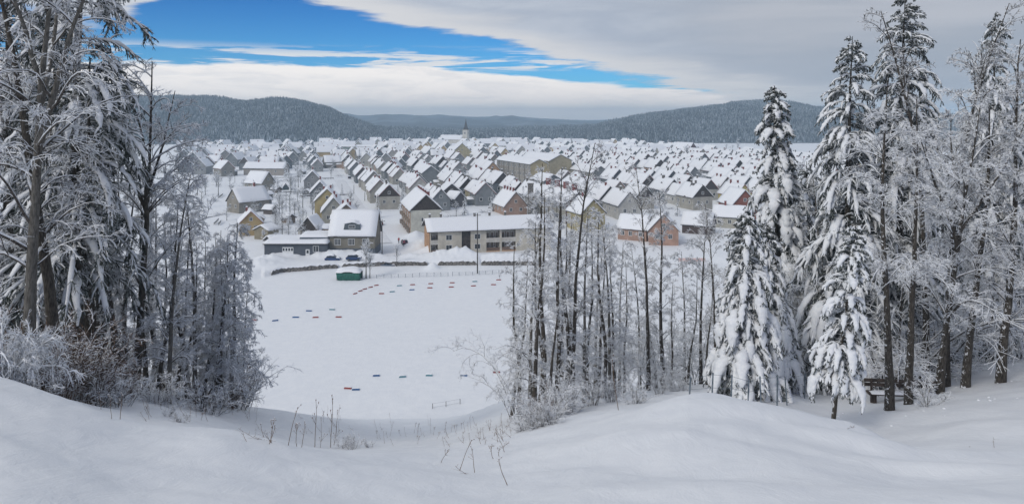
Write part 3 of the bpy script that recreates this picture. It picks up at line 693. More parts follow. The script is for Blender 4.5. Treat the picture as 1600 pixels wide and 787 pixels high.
for px, row, top, key, lab, rz, tl in ((1390, 641, 120, 'mast', 'thick dark trunk in front of the wooden bench, left of two', .3, .02), (1420, 631, 150, 'mast', 'thick dark trunk in front of the wooden bench, right of two', 2.6, .02), (1508, 605, 130, 'mast', 'thick dark trunk leaning a little, right of the grey leaning one', 4.0, .05), (1468, 614, 150, 'broad2', 'grey leaning trunk by the twig tuft right of the bench', 1.2, .05),
        (1563, 598, 60, 'slim1', 'dark straight trunk nearest the right edge', 1.0, .03), (1262, 588, 250, 'slim3', 'dark trunk left of the small sagging spruce, by the wire fence', .5, 0), (1363, 606, 230, 'slim1', 'dark trunk just left of the thick ones by the bench', 5.0, 0), (1445, 602, 10, 'tipped', 'bare wide-limbed tree spreading before the grey sky', 5.6, .03), (1478, 604, 0, 'tipped', 'second bare tree whose branch tips stand before the grey sky', 2.2, 0)):
    place(key, BT, px, row, top, lab, 'tree', GR, None, rz, (0, tl))
for px, D, top, key in ((1240, 46, 330, 'slim3'), (1285, 38, 280, 'slim3'), (1300, 50, 290, 'slim1'), (1345, 44, 250, 'slim3'), (1375, 48, 230, 'slim1'), (1432, 46, 200, 'slim3'), (1455, 56, 190, 'slim2'), (1480, 40, 170, 'slim3'), (1495, 50, 210, 'slim1'), (1535, 47, 170, 'slim2'), (1555, 50, 120, 'slim1'), (1578, 45, 130, 'slim3'), (1592, 41, 70, 'tipped'), (1605, 52, 190, 'slim2'),
        (1318, 60, 310, 'slim3'), (1350, 66, 320, 'slim2'), (1420, 68, 300, 'slim3'), (1470, 70, 300, 'slim1'), (1535, 64, 270, 'slim3'), (1590, 66, 280, 'slim3'), (1640, 36, 60, 'slim3'), (1690, 34, 0, 'slim1'), (1275, 62, 340, 'slim3'), (1405, 58, 260, 'slim1'), (1570, 55, 330, 'slim1'), (1548, 58, 330, 'slim2'), (1600, 60, 330, 'slim1'), (1500, 74, 290, 'slim3'), (1515, 82, 320, 'slim3'), (1445, 80, 300, 'slim3'), (1485, 86, 330, 'slim3'), (1560, 78, 300, 'slim3'), (1580, 88, 320, 'slim3'), (1610, 76, 280, 'slim3'), (1392, 76, 320, 'slim3'), (1368, 84, 340, 'slim3'), (1335, 78, 350, 'slim3'), (1425, 90, 340, 'slim3'), (1530, 90, 350, 'slim3'), (1300, 84, 370, 'slim3')):
    place(key, BT, px, 600, top, zone('thin frosted tree in right grove', px, Z_RIGHT), 'tree', GR, D)
for px, D, top, key in ((1250, 40, 420, 'arching'), (1290, 36, 400, 'arching'), (1340, 40, 380, 'arching'), (1380, 34, 330, 'arching'), (1430, 36, 350, 'arching'), (1480, 38, 360, 'arching'), (1530, 42, 380, 'arching'), (1270, 52, 400, 'arching'), (1360, 54, 380, 'arching'), (1450, 54, 390, 'arching'), (1580, 48, 400, 'arching'), (1410, 46, 360, 'arching')):
    place(key, 'arching_shrub', px, 600, top, zone('arching snow-bent shrub in right grove', px, Z_RIGHT), 'shrub', GB, D)
place('scrub', 'twig_tuft', 1452, 636, 585, 'tuft of bare twigs in the snow by the right bench', 'shrub', GB, 25.5)

# ------------------------------------------------------------------ houses
MESH = {}
def cached(key, fn):
    if key not in MESH: MESH[key] = fn()
    return MESH[key]
def wall_mesh(w, l, he, hr):
    def fn():
        b = MB(); b.prism([(-w / 2, -1.2), (w / 2, -1.2), (w / 2, he), (0, he + hr), (-w / 2, he)], -l / 2, l / 2)
        return b.mesh('wall', M['plaster'])
    return cached(('wall', w, l, he, hr), fn)
def roof_mesh(w, l, he, hr, oh=.45, t=.16, m='roof_board'):
    def fn():
        b = MB(); s = hr / (w / 2); x1 = w / 2 + oh; n = math.hypot(1, s); tz = t * n
        for sg in (-1, 1):
            pts = [(0.0, he + hr + .02), (sg * x1, he - s * oh + .02), (sg * x1, he - s * oh + .02 + tz), (0.0, he + hr + .02 + tz)]
            if sg > 0: pts = pts[::-1]
            b.prism(pts[::-1] if sg > 0 else pts, -l / 2 - .4, l / 2 + .4)
        return b.mesh('roof', M[m])
    return cached(('roof', w, l, he, hr, oh, m), fn)
def roof_snow_mesh(w, l, he, hr, oh=.45, t=.16, th=.5, seed=0, bare=0.0):
    def fn():
        g = np.random.default_rng(seed + int(w * 31 + l * 17))
        s = hr / (w / 2); x1 = w / 2 + oh + .06; nx, ny = 15, max(7, int(l / 1.6)); t0 = t * math.hypot(1, s)
        xs = np.linspace(-x1, x1, nx); ys = np.linspace(-l / 2 - .42, l / 2 + .42, ny)
        X, Y = np.meshgrid(xs, ys)
        base = he + hr + .03 + t0 - np.abs(X) * s
        ex = np.clip((x1 - np.abs(X)) / .35, 0, 1) ** .5; ey = np.clip((l / 2 + .42 - np.abs(Y)) / .5, 0, 1) ** .5
        top = base + (th * (1 + .22 * fbm(X * .5 + seed, Y * .4 + seed, seed, 3))) * (.55 + .45 * ex) * (.6 + .4 * ey)
        if seed >= 3: pn = fbm(X * .35 + seed * 7, Y * .3, seed + 50, 3); top = np.where(pn > .12, np.maximum(base - .12, top - (pn - .12) * 5 * th), top)
        X = X + .12 * vnoise(Y * .9, X * 0 + seed, 4) * (np.abs(X) > x1 - .1) * np.sign(X)
        top = np.where(np.abs(X) < .3, top - .12, top)
        n = nx * ny
        V = np.vstack([np.stack([X, Y, top], -1).reshape(-1, 3), np.stack([X, Y, base - .01], -1).reshape(-1, 3)])
        q = []
        for j in range(ny - 1):
            for i in range(nx - 1):
                a = j * nx + i; q.append((a, a + 1, a + nx + 1, a + nx)); q.append((a + n, a + n + nx, a + n + nx + 1, a + n + 1))
        for i in range(nx - 1):
            q.append((i, i + n, i + 1 + n, i + 1)); a = (ny - 1) * nx + i; q.append((a, a + 1, a + 1 + n, a + n))
        for j in range(ny - 1):
            a = j * nx; q.append((a, a + nx, a + nx + n, a + n)); a = j * nx + nx - 1; q.append((a, a + n, a + nx + n, a + nx))
        return mesh_np('roof_snow', V, [(np.array(q), 0)], [M['snow']], True)
    return cached(('rs', w, l, he, hr, oh, th, seed), fn)
def gable_mesh(w, l, he, hr, m):
    def fn():
        b = MB(); e = .35; k = hr / (w / 2)
        b.prism([(-w / 2 + .02, he), (w / 2 - .02, he), (0, he + hr - .02 * k)], -l / 2 - .05, -l / 2 + .05)
        return b.mesh('gable_boards', M[m])
    return cached(('gab', w, l, he, hr, m), fn)
def window_mesh(w, h, cols=2):
    def fn():
        b = MB(); f = .09
        b.box(-w / 2 - f, -.07, -h / 2 - f, w / 2 + f, .02, -h / 2); b.box(-w / 2 - f, -.07, h / 2, w / 2 + f, .02, h / 2 + f)
        b.box(-w / 2 - f, -.068, -h / 2, -w / 2, .02, h / 2); b.box(w / 2, -.068, -h / 2, w / 2 + f, .02, h / 2)
        for i in range(1, cols): x = -w / 2 + w * i / cols; b.box(x - .035, -.06, -h / 2, x + .035, .01, h / 2)
        return b.mesh('window', M['white'])
    return cached(('win', w, h, cols), fn)
def pane_mesh(w, h):
    return cached(('pane', w, h), lambda: MB().box(-w / 2, -.02, -h / 2, w / 2, .01, h / 2).mesh('pane', M['glass']))
def window(parent, x, y, z, w=1.0, h=1.3, rz=0.0, cols=2):
    o = new_obj('window', window_mesh(w, h, cols), parent, (x, y, z)); o.rotation_euler[2] = rz
    new_obj('pane', pane_mesh(w, h), o); return o
def far_window_mesh():
    def fn():
        b = MB(); b.box(-.6, -.05, -.75, .6, .02, .75, 0); b.box(-.48, -.07, -.62, .48, -.051, .62, 1); return b.mesh('window', [M['white'], M['glass']])
    return cached('fwin', fn)
def chimney_mesh(m, w=.6, h=1.7):
    def fn():
        b = MB(); b.box(-w / 2, -w / 2, -1.6, w / 2, w / 2, h); b.box(-w / 2 - .08, -w / 2 - .08, h, w / 2 + .08, w / 2 + .08, h + .12); return b.mesh('chimney', M[m])
    return cached(('chim', m, w, h), fn)
def chimney_snow_mesh(w=.6, h=1.7):
    def fn():
        b = MB(); b.box(-w / 2 - .02, -w / 2 - .02, h + .12, w / 2 + .02, w / 2 + .02, h + .34); b.box(-w / 3, -w / 3, h + .34, w / 3, w / 3, h + .45); return b.mesh('snow_cap', M['snow'])
    return cached(('chims', w, h), fn)
def chimney(parent, x, y, z, m='brick', w=.6, h=1.7):
    o = new_obj('chimney', chimney_mesh(m, w, h), parent, (x, y, z)); new_obj('snow_cap', chimney_snow_mesh(w, h), o); return o
def door(parent, x, y, z, rz=0.0, c=(.13, .09, .07), w=1.0, h=2.1):
    b = cached(('door', w, h), lambda: MB().box(-w / 2, -.06, 0, w / 2, .02, h).mesh('door', M['paint']))
    o = new_obj('door', b, parent, (x, y, z)); o.rotation_euler[2] = rz; o.color = (*c, 1); return o
def slab_snow(w, d, th, seed):
    nx, ny = int(w / .8) + 2, int(d / .8) + 2
    X, Y = np.meshgrid(np.linspace(-w / 2, w / 2, nx), np.linspace(0, d, ny))
    e = np.clip(np.minimum(np.minimum(X + w / 2, w / 2 - X), np.minimum(Y, d - Y)) / .7, 0, 1) ** .5
    Z = th * (.45 + .55 * e) * (1 + .3 * fbm(X * .4, Y * .4, seed)) + .5 * np.clip(Y / d, 0, 1)
    V = np.stack([X, Y, Z], -1); Bm = V.copy(); Bm[..., 2] = 0; n = nx * ny; q = []
    for j in range(ny - 1):
        for i in range(nx - 1): a = j * nx + i; q.append((a, a + 1, a + nx + 1, a + nx))
    for i in range(nx - 1): q.append((i, i + n, i + 1 + n, i + 1)); a = (ny - 1) * nx + i; q.append((a, a + 1, a + 1 + n, a + n))
    for j in range(ny - 1): a = j * nx; q.append((a, a + nx, a + nx + n, a + n)); a += nx - 1; q.append((a, a + n, a + nx + n, a + nx))
    return mesh_np('roof_snow', np.vstack([V.reshape(-1, 3), Bm.reshape(-1, 3)]), [(np.array(q), 0)], [M['snow']], True)
def house(x, y, rz, w, l, he, hr, color, label, group=None, cat='house', name='house', gable=None, chims=((0, 0.2),), wins='far', th=.5, z=None, roofm='roof_board', sc=1.0, seed=None, chm='brick', snow=True, oh=.45):
    z = gz(x, y) if z is None else z
    o = empty(name, (x, y, z), rz, sc); tag(o, label, cat, group)
    wa = new_obj('wall', wall_mesh(w, l, he, hr), o); wa.color = (*color, 1)
    new_obj('roof', roof_mesh(w, l, he, hr, oh, .16, roofm), o)
    if snow: new_obj('roof_snow', roof_snow_mesh(w, l, he, hr, oh, .16, th, (hash((w, l)) % 3 if seed is None else seed)), o)
    if gable: new_obj('gable_boards', gable_mesh(w, l, he, hr, gable), o)
    for (cx, cy) in chims: chimney(o, cx, cy * l, he + hr - abs(cx) * hr / (w / 2), chm)
    if cat == 'house' and group and y < 620:
        k_ = rnd.random()
        if k_ < .34:
            ew, el, sg = rnd.choice((2.6, 3.4)), rnd.choice((4.5, 6.0)), rnd.choice((-1, 1, 1))
            e = new_obj('extension', cached(('ext', ew, el), lambda: MB().prism([(-ew / 2, -1), (ew / 2, -1), (ew / 2, 2.5), (-ew / 2, 2.5)], -el / 2, el / 2).mesh('extension', M['plaster'])), o, (sg * (w / 2 + ew / 2 - .02), rnd.uniform(-.25, .25) * l, 0)); e.color = (*[v * .8 for v in color], 1)
            new_obj('roof_snow', cached(('exs', ew, el), lambda: slab_snow(ew + .5, el + .5, .55, 4)), e, (0, -el / 2 - .25, 2.5))
        if rnd.random() < .30:
            dz = he + hr * .38; dx = -(w / 2) * .62
            d_ = new_obj('dormer', cached('sdorm', lambda: MB().prism([(-.9, -.6), (.9, -.6), (.9, .9), (0, 1.6), (-.9, .9)], 0, 2.6).mesh('dormer', M['dark_wood'])), o, (dx, rnd.uniform(-.25, .25) * l, dz)); d_.rotation_euler[2] = -PI / 2
            new_obj('roof_snow', cached('sdorms', lambda: roof_snow_mesh(1.8, 2.2, .9, .7, .2, .02, .35, 2)), d_, (0, 1.35, 0))
    if wins == 'far':
        for xx in (-w * .22, w * .22): new_obj('window', far_window_mesh(), o, (xx, -l / 2, he * .55))
        ww = new_obj('window', far_window_mesh(), o, (-w / 2, -l * .2, he * .55)); ww.rotation_euler[2] = -PI / 2
    elif wins == 'mid':
        for xx in (-w * .22, w * .22): window(o, xx, -l / 2, he * .60, .95, 1.2)
        window(o, 0, -l / 2 - (.06 if gable else 0), he + hr * .33, .85, 1.0)
        for yy in (-l * .3, l * .05, l * .32): window(o, -w / 2, yy, he * .58, .95, 1.2, -PI / 2)
        for yy in (-l * .3, l * .2): window(o, w / 2, yy, he * .58, .95, 1.2, PI / 2)
    return o
TH = math.radians(16.5)
AX = np.array([-math.sin(TH), math.cos(TH)]); BX = np.array([math.cos(TH), math.sin(TH)]); S0 = np.array([-55.5, 283.0])
def pq(p, q): v = S0 + AX * p + BX * q; return float(v[0]), float(v[1])
GREYS = [((.165, .18, .195), 'slate grey'), ((.23, .245, .255), 'grey'), ((.31, .315, .315), 'pale grey'), ((.28, .262, .235), 'brownish grey'), ((.41, .39, .345), 'beige'), ((.50, .49, .46), 'off white')]
BRIGHT = [((.45, .385, .23), 'yellow'), ((.46, .33, .25), 'peach'), ((.22, .10, .085), 'dull red'), ((.19, .26, .25), 'greenish grey')]
DIMS = [(7.8, 12, 4.6, 4.2), (8.2, 14, 5.0, 4.4), (7.4, 11, 4.2, 4.0), (8.8, 13, 5.2, 4.6), (8.0, 15, 4.8, 4.3)]
ORD = ['nearest', 'second', 'third', 'fourth', 'fifth', 'sixth', 'seventh', 'eighth', 'ninth', 'tenth', 'eleventh', 'twelfth', 'thirteenth', 'fourteenth', 'fifteenth', 'sixteenth', 'seventeenth', 'eighteenth', 'nineteenth', 'twentieth']
TAKEN = []                                           # x, y, radius kept clear for the larger buildings
def keep(x, y, r): TAKEN.append((x, y, r))
def free(x, y, r=5): return all((x - a) ** 2 + (y - b) ** 2 > (r + c) ** 2 for a, b, c in TAKEN)

# the grey house in front -----------------------------------------------------------------
gx, gy = town_at(550, 400); gy += 4.6
o = house(gx, gy, PI / 2, 9.0, 12.0, 5.6, 5.6, (.235, .215, .175), 'grey two storey house with a snowy roof dormer behind parked blue cars', cat='house', chims=(), wins=None, th=.6, z=TOWN)
new_obj('plinth', MB().box(-4.56, -6.06, -1, 4.56, 6.06, 2.0).mesh('plinth', M['plaster']), o).color = (.125, .145, .175, 1)
for yy in (3.9, 0.2, -3.6):
    window(o, -4.5, yy, 3.75, 1.55, 1.55, -PI / 2, 4)
for yy in (3.6, -3.4): window(o, -4.57, yy, 1.2, .8, .7, -PI / 2, 2)
door(o, -4.57, 1.5, 0, -PI / 2, (.10, .12, .15))
dm = MB().prism([(-2.3, 0), (2.3, 0), (1.95, 1.75), (-1.95, 1.75)], 0, 3.4).build('dormer', M['paint'], o, color=(.095, .115, .13)); dm.location = (-4.15, .1, 6.75); dm.rotation_euler[2] = -PI / 2
window(dm, 0, -.01, 1.0, 1.5, .8, 0, 3)
sn = roof_snow_mesh(3.6, 3.2, 0, .35, .3, .1, .55, 5); so_ = new_obj('roof_snow', sn, dm, (0, 1.9, 1.66))
keep(gx, gy, 9)
# garage wing -----------------------------------------------------------------------------
x0, y0 = town_at(416, 402); x1, _ = town_at(514, 402); y0 = 192.6
wx = x1 - x0; o = empty('garage', ((x0 + x1) / 2 - .4, y0, TOWN)); tag(o, 'long low dark blue garage with a white door beside the grey house', 'garage')
MB().box(-wx / 2, 0, -1, wx / 2, 8, 3.5).build('wall', M['plaster'], o, color=(.10, .112, .135))
MB().box(-wx / 2 - .3, -.5, 3.5, wx / 2 + .2, 8.3, 3.72).build('roof', M['roof_board'], o)
new_obj('roof_snow', slab_snow(wx + .4, 8.6, .7, 3), o, (0, -.45, 3.72))
MB().box(wx * .02, 2.4, 3.8, wx / 2 - .1, 7.5, 5.0).build('upper_strip', M['paint'], o, color=(.14, .17, .21)); new_obj('roof_snow', slab_snow(wx * .48, 5.6, .6, 8), o, (wx * .26, 2.1, 5.0))
gd = MB()
for i in range(4): gd.box(-1.45 + i * .73, -.06, 0, -1.45 + i * .73 + .70, .02, 2.75)
dd = gd.build('garage_door', M['white'], o, loc=(-wx * .07 - .9, -.02, 0))
for i in range(4): new_obj('pane', cached('gpane', lambda: MB().box(-.22, -.03, -.36, .22, .0, .36).mesh('pane', M['glass'])), dd, (-1.1 + i * .73, -.06, 2.15))
dd = door(o, wx * .19, -.02, 0, 0, (.72, .73, .73), 1.05, 2.2); new_obj('pane', pane_mesh(.55, .8), dd, (0, -.06, 1.55))
window(o, wx * .32, 0, 2.3, 1.3, 1.4, 0, 2)
keep((x0 + x1) / 2, y0 + 4, 8); keep(x0 + 3, y0 + 4, 5); keep(x1 - 3, y0 + 4, 5)
# apartment block in front ---------------------------------------------------------------
ax0, _ = town_at(671, 398); ax1 = ax0 + 34; ay = 196.5; L = ax1 - ax0
PH = math.radians(14); o = empty('apartment_block', (ax0 + L / 2 * math.cos(PH), ay + L / 2 * math.sin(PH), TOWN), PH); tag(o, 'long white two storey apartment block with loggias and a peach end wall', 'apartments')
EH = 6.0
b = MB(); b.prism([(1.3, -1), (10.5, -1), (10.5, EH), (5.9, EH + 2.6), (1.3, EH + .15)], 0, L)
wa = b.build('wall', M['plaster'], o, color=(.50, .49, .455)); wa.rotation_euler[2] = PI / 2; wa.location = (L / 2, 0, 0)
wa.rotation_euler[2] = PI / 2; wa.scale = (1, 1, 1)
# after the turn local x points away from the viewer; the end wall on the left is painted peach
b = MB(); b.prism([(.02, -1), (10.5, -1), (10.5, EH - .1), (5.9, EH + 2.3), (.02, EH - .2)], 0, .12); e = b.build('end_wall', M['plaster'], o, color=(.52, .31, .18)); e.rotation_euler[2] = PI / 2; e.location = (-L / 2 + .06, 0, 0)
fx = lambda px: max(0.0, ((px - 800) / F * ay - ax0) / (math.cos(PH) - (px - 800) / F * math.sin(PH))) - L / 2      # along the front, from its left corner
OPEN = [(673.5, 684.5), (721.5, 735.5), (760, 781), (784, 806)]
edges = [671.0]; solid = []
for a_, c_ in OPEN: solid.append((edges[-1], a_)); edges.append(c_)
solid.append((edges[-1], None))
for (a_, c_) in solid:
    MB().box(fx(a_) + (.13 if a_ == 671.0 else 0), 0, -1, fx(c_) if c_ else L / 2, 1.3, EH - .02).build('facade_panel', M['plaster'], o, color=(.61, .565, .48))
for k, (a_, c_) in enumerate(OPEN):
    if k == 1:
        MB().box(fx(a_), .35, .2, fx(c_), .6, EH - .05).build('stair_shutter', M['dark_wood'], o)
        MB().box(fx(a_) + .3, -1.2, -.2, fx(c_) - .2, -.1, 1.3).build('porch', M['dark_wood'], o); continue
    MB().box(fx(a_), 0.02, 2.62, fx(c_), 1.3, 3.0).build('floor_slab', M['plaster'], o, color=(.58, .56, .52))
    MB().box(fx(a_), 0.02, -.6, fx(c_), 1.3, .35).build('floor_slab', M['plaster'], o, color=(.55, .36, .23))
    for zf in (.35, 3.0):
        MB().box(fx(a_), 0.03, zf, fx(c_), .12, zf + .85).build('parapet', M['plaster'], o, color=(.58, .55, .5) if zf > 1 else (.18, .12, .09))
        for j in range(3):
            xx = fx(a_) + (fx(c_) - fx(a_)) * (j + .5) / 3
            window(o, xx, 1.28, zf + 1.35, .75, 1.6, 0, 1)
        MB().box(fx(a_) + .01, 1.22, zf + .86, fx(c_) - .01, 1.27, zf + 2.3).build('painted_shade_panel', M['plaster'], o, color=(.20, .15, .12))  # dark panel over the back wall, the loggia's shade painted as colour
        tq = MB()
        for j in range(5): tq.box(fx(a_) + .2 + j * .42, .3, zf + .5 + .1 * (j % 2), fx(a_) + .42 + j * .42, .55, zf + 1.1 + .25 * (j % 3))
        tq.build('balcony_clutter', M['roof_board'], o)
for px, zz in ((701.5, 1.7), (701.5, 4.4), (746, 1.7), (746, 4.4)): window(o, fx(px), 0, zz, 1.5, 1.25, 0, 2)
rf = roof_mesh(12.0, L + .6, 0, 2.55, .35); r_ = new_obj('roof', rf, o, (0, 5.55, EH + .12)); r_.rotation_euler[2] = PI / 2
r2 = new_obj('roof_snow', roof_snow_mesh(12.0, L + .6, 0, 2.55, .35, .16, .42, 2), o, (0, 5.55, EH + .12)); r2.rotation_euler[2] = PI / 2
for px in (676, 694, 748, 772, 797): chimney(o, fx(px), 6.0, EH + 2.6, 'stone', .55, 1.3)
for i in range(4): keep(ax0 + 4 + i * 9, ay + 5, 9)
# white gabled apartment house with a dark gable -------------------------------------------
wx_, wy_ = town_at(667, 366); ww, wl = 9.8, 24.0; cx, cy = wx_ + AX[0] * wl / 2, wy_ + AX[1] * wl / 2 + .5
o = house(cx, cy, math.radians(15), ww, wl, 7.6, 4.6, (.60, .59, .52), 'tall white gable-end apartment house with black gable and a row of red chimneys', cat='apartments', name='apartment_house', gable='dark_wood', chims=(), wins=None, th=.55, z=TOWN)
MB().box(-ww / 2 - .05, -wl / 2 + .05, -1, -ww / 2 + .02, wl / 2 - .05, 7.1).build('side_wall', M['plaster'], o, color=(.36, .21, .13))
for j in range(5):
    yy = -wl / 2 + 2.6 + j * 4.7
    MB().box(-ww / 2 - .9, yy - 1.3, 1.2 if j % 2 else .6, -ww / 2 - .06, yy + 1.3, 1.9).build('balcony', M['plaster'], o, color=(.26, .22, .19))
    MB().box(-ww / 2 - .9, yy - 1.3, 3.8, -ww / 2 - .06, yy + 1.3, 4.7).build('balcony', M['plaster'], o, color=(.30, .24, .19))
    for zz in (2.6, 5.6): window(o, -ww / 2 - .05, yy, zz, 1.5, 1.4, -PI / 2, 2)
for j in range(9): chimney(o, .9 + .2 * (j % 2), -wl / 2 + 1.6 + j * 2.6, 7.6 + 4.3, 'brick', .85, 1.2)
window(o, -1.2, -wl / 2, 4.6, .5, 1.2, 0, 1)
keep(cx, cy, 8); keep(wx_ - .5, wy_ + 4, 7); keep(cx + AX[0] * 8, cy + AX[1] * 8, 7)
# long block in the middle with a yellow end -------------------------------------------------
def long_block(px_r, row_r, w, l, he, hr, rot, color, endc, label, chims, floors, winw=1.1, name='apartment_block', shift=0.0):
    xr, yr = town_at(px_r, row_r); r = math.radians(rot); ax = np.array([-math.sin(r), math.cos(r)]); bx = np.array([math.cos(r), math.sin(r)])
    c = np.array([xr, yr]) + ax * l / 2 + bx * w / 2           # near left corner given
    o = house(float(c[0]), float(c[1]), r, w, l, he, hr, color, label, cat='apartments', name=name, chims=(), wins=None, th=.55, z=TOWN)
    MB().prism([(-w / 2 + .03, -1), (w / 2 - .03, -1), (w / 2 - .03, he - .05), (0, he + hr - .1), (-w / 2 + .03, he - .05)], -l / 2 - .06, -l / 2 + .04).build('end_wall', M['plaster'], o, color=endc)
    nb = int(l / 3.4)
    for fl in range(floors):
        for j in range(nb):
            window(o, -w / 2, -l / 2 + (j + .5) * l / nb, (fl + .55) * he / floors, winw, he / floors * .48, -PI / 2, 2)
    for j in range(1, nb):
        if j % 2 == 0: MB().box(-w / 2 - .35, -l / 2 + j * l / nb - .2, -1, -w / 2, -l / 2 + j * l / nb + .2, he - .3).build('pier', M['plaster'], o, color=tuple(v * .72 for v in color))
    for (cx, f, s) in chims: chimney(o, cx, f * l, he + hr - abs(cx) * hr / (w / 2), 'brick', s, s * 2)
    for k in (-.35, -.1, .15, .4): keep(float(c[0] + ax[0] * l * k), float(c[1] + ax[1] * l * k), w / 2 + 2)
    return o
long_block(829, 291, 10, 46, 11.5, 2.4, 24, (.36, .335, .30), (.49, .41, .25), 'grey four storey block with yellow end wall in the middle of town', ((0, .45, .8),), 3)
long_block(858, 284, 15, 34, 11.5, 3.4, 28, (.47, .41, .28), (.46, .40, .27), 'yellow block under a broad smooth snow roof behind the grey one', ((2, -.2, .7), (2, .1, .7)), 2)
long_block(850, 303, 10, 15, 6.0, 2.8, 24, (.30, .29, .275), (.18, .19, .20), 'low grey house with wide snow roof below the yellow end wall', ((1, .1, .6), (1, -.1, .6)), 2, name='apartment_house')
o = long_block(884, 350, 10, 29, 7.2, 3.4, 21, (.31, .29, .25), (.13, .07, .07), 'stone grey block with four large red chimneys behind the middle clump', ((.3, .42, 1.5), (.3, .14, 1.5), (.3, -.12, 1.5), (.3, -.36, 1.5)), 2)
long_block(922, 322, 9.5, 34, 6.2, 3.4, 18, (.38, .36, .32), (.20, .22, .23), 'beige terrace with long snow roof right of the red chimneys block', ((.3, .3, .7), (.3, 0, .7), (.3, -.3, .7)), 2, name='terrace_house')
long_block(925, 290, 10, 30, 6.8, 3.2, 18, (.40, .37, .31), (.24, .25, .25), 'pale terrace farther up behind the beige terrace', ((.3, .2, .7), (.3, -.2, .7)), 2, name='terrace_house')
long_block(660, 288, 9.5, 30, 6.0, 3.6, 17, (.27, .28, .28), (.22, .235, .24), 'grey terrace behind the tall white gable-end house', ((.3, .25, .7), (.3, -.25, .7)), 2, name='terrace_house')
tx, ty = town_at(829, 337); t = MB().box(-1.05, -1.05, -1, 1.05, 1.05, 11.8).box(-1.2, -1.2, 11.8, 1.2, 1.2, 12.1).build('chimney_tower', M['stone'], None); t.location = (tx, ty, TOWN); tag(t, 'tall square grey chimney tower standing by the red chimneys block', 'chimney'); keep(tx, ty, 2)
# church -------------------------------------------------------------------------------------
cx, cy = town_at(728, 226.5); cz = TOWN
o = empty('church', (cx, cy, cz), math.radians(70)); tag(o, 'white church with a dark pointed spire at the far side of town', 'church')
b = MB(); b.prism([(-7, -2), (7, -2), (7, 7), (0, 12), (-7, 7)], 4, 34); b.build('nave', M['plaster'], o, color=(.66, .63, .57))
new_obj('roof_snow', roof_snow_mesh(14, 30, 7, 5, .5, .1, .6, 4), o, (0, 19, 0))
MB().box(-3.2, -3.2, -2, 3.2, 3.2, 19).box(-3.5, -3.5, 18.2, 3.5, 3.5, 18.9).build('tower', M['plaster'], o, color=(.66, .63, .57))
MB().tube([(0, 0, 19), (0, 0, 20.5), (0, 0, 22.5), (0, 0, 29), (0, 0, 33)], [3.6, 3.3, 2.2, .8, .08], 8).build('spire', M['dark_wood'], o)
for r in (0, PI / 2, PI, -PI / 2): window(o, 3.2 * math.sin(r), -3.2 * math.cos(r), 15, 1.4, 2.6, r, 2)
keep(cx, cy, 14); keep(cx - 18, cy + 6, 12)
# single houses that stand out: column, row of its base, turn, w, l, he, hr, colour ...
def special(px, row, rot, w, l, he, hr, color, label, **k):
    x, y = town_at(px, row); r = math.radians(rot); d = l / 2 if abs(rot) < 50 else w / 2
    x -= math.sin(r) * d if abs(rot) < 50 else 0; y += (math.cos(r) if abs(rot) < 50 else 1) * d
    keep(x, y, max(w, l) / 2 + 1); return house(x, y, r, w, l, he, hr, color, label, z=TOWN, wins=k.pop('wins', 'mid'), **k)
special(511, 343, 12, 8.6, 13, 6.6, 4.2, (.48, .39, .20), 'yellow gabled house on the left of the straight street', chims=((-1.5, .2), (1, .1)))
special(521, 352, 14, 7.6, 13, 4.6, 4.6, (.42, .41, .36), 'cream gabled house in front of the yellow one on the street', chims=((.3, .3), (1, .1)))
special(541, 362, 12, 9.5, 12, 4.2, 4.4, (.24, .19, .15), 'brown gabled house whose red chimneys show over the grey house', chims=((-1.2, .2), (.4, -.1), (1.2, -.25)))
special(500, 318, 14, 8.0, 13, 4.6, 4.4, (.23, .235, .235), 'grey house just behind the yellow gabled house on the street')
special(488, 296, 14, 8.2, 13, 4.6, 4.4, (.25, .25, .25), 'grey gabled house second behind the yellow gabled house')
special(481, 373, -4, 6.0, 7.5, 2.6, 3.7, (.45, .39, .27), 'small barn with dark wooden gable above the garage', name='barn', cat='barn', gable='dark_wood', chims=(), wins=None)
b_ = MB().box(-2.0, -3.86, .4, 2.0, -3.78, 2.55).build('barn_door', M['dark_wood'], bpy.data.objects['barn'])
special(500, 370, 80, 5, 6.5, 2.5, .7, (.46, .24, .10), 'low orange shed tucked between barn and grey house', name='shed', cat='shed', chims=(), wins=None)
special(392, 368, 22, 6.6, 9, 4.0, 3.4, (.46, .34, .17), 'yellow gabled house with arched window behind the left grove', roofm='tile', chims=((-1, .2),), th=.35)
special(408, 374, -20, 5, 5, 2.8, 1.2, (.30, .26, .18), 'small brown shed below the yellow house behind left grove', name='shed', cat='shed', chims=(), wins=None)
special(401, 299, 62, 8.5, 12, 4.2, 5.0, (.32, .29, .24), 'beige house with orange shutters and a dark round roof opening', chims=())
special(364, 333, -38, 8.5, 13, 4.6, 4.6, (.30, .275, .235), 'brownish house with a red chimney half behind left grove twigs', chims=((0, .2),))
special(413, 274, 84, 9, 26, 4.4, 3.2, (.34, .31, .28), 'long snow-roofed house behind the beige one', chims=((0, .2), (0, -.2)))
special(352, 255, 20, 9, 12, 6, 4, (.30, .29, .28), 'grey gabled house with peach side beneath the left hill', chims=((0, .1), (0, -.1)))
special(420, 335, 70, 3.2, 4, 2.0, 1.2, (.13, .11, .10), 'tiny dark shed alone in the snowy gardens', name='shed', cat='shed', chims=(), wins=None)
special(446, 297, 30, 3.4, 4, .8, 2.4, (.10, .13, .14), 'tiny dark triangular hut in the snowy gardens', name='shed', cat='shed', chims=(), wins=None)
special(722, 254, 14, 17, 20, 7.5, 7.5, (.48, .42, .26), 'big yellow gabled house with two dark windows below the church', wins='mid', chims=())
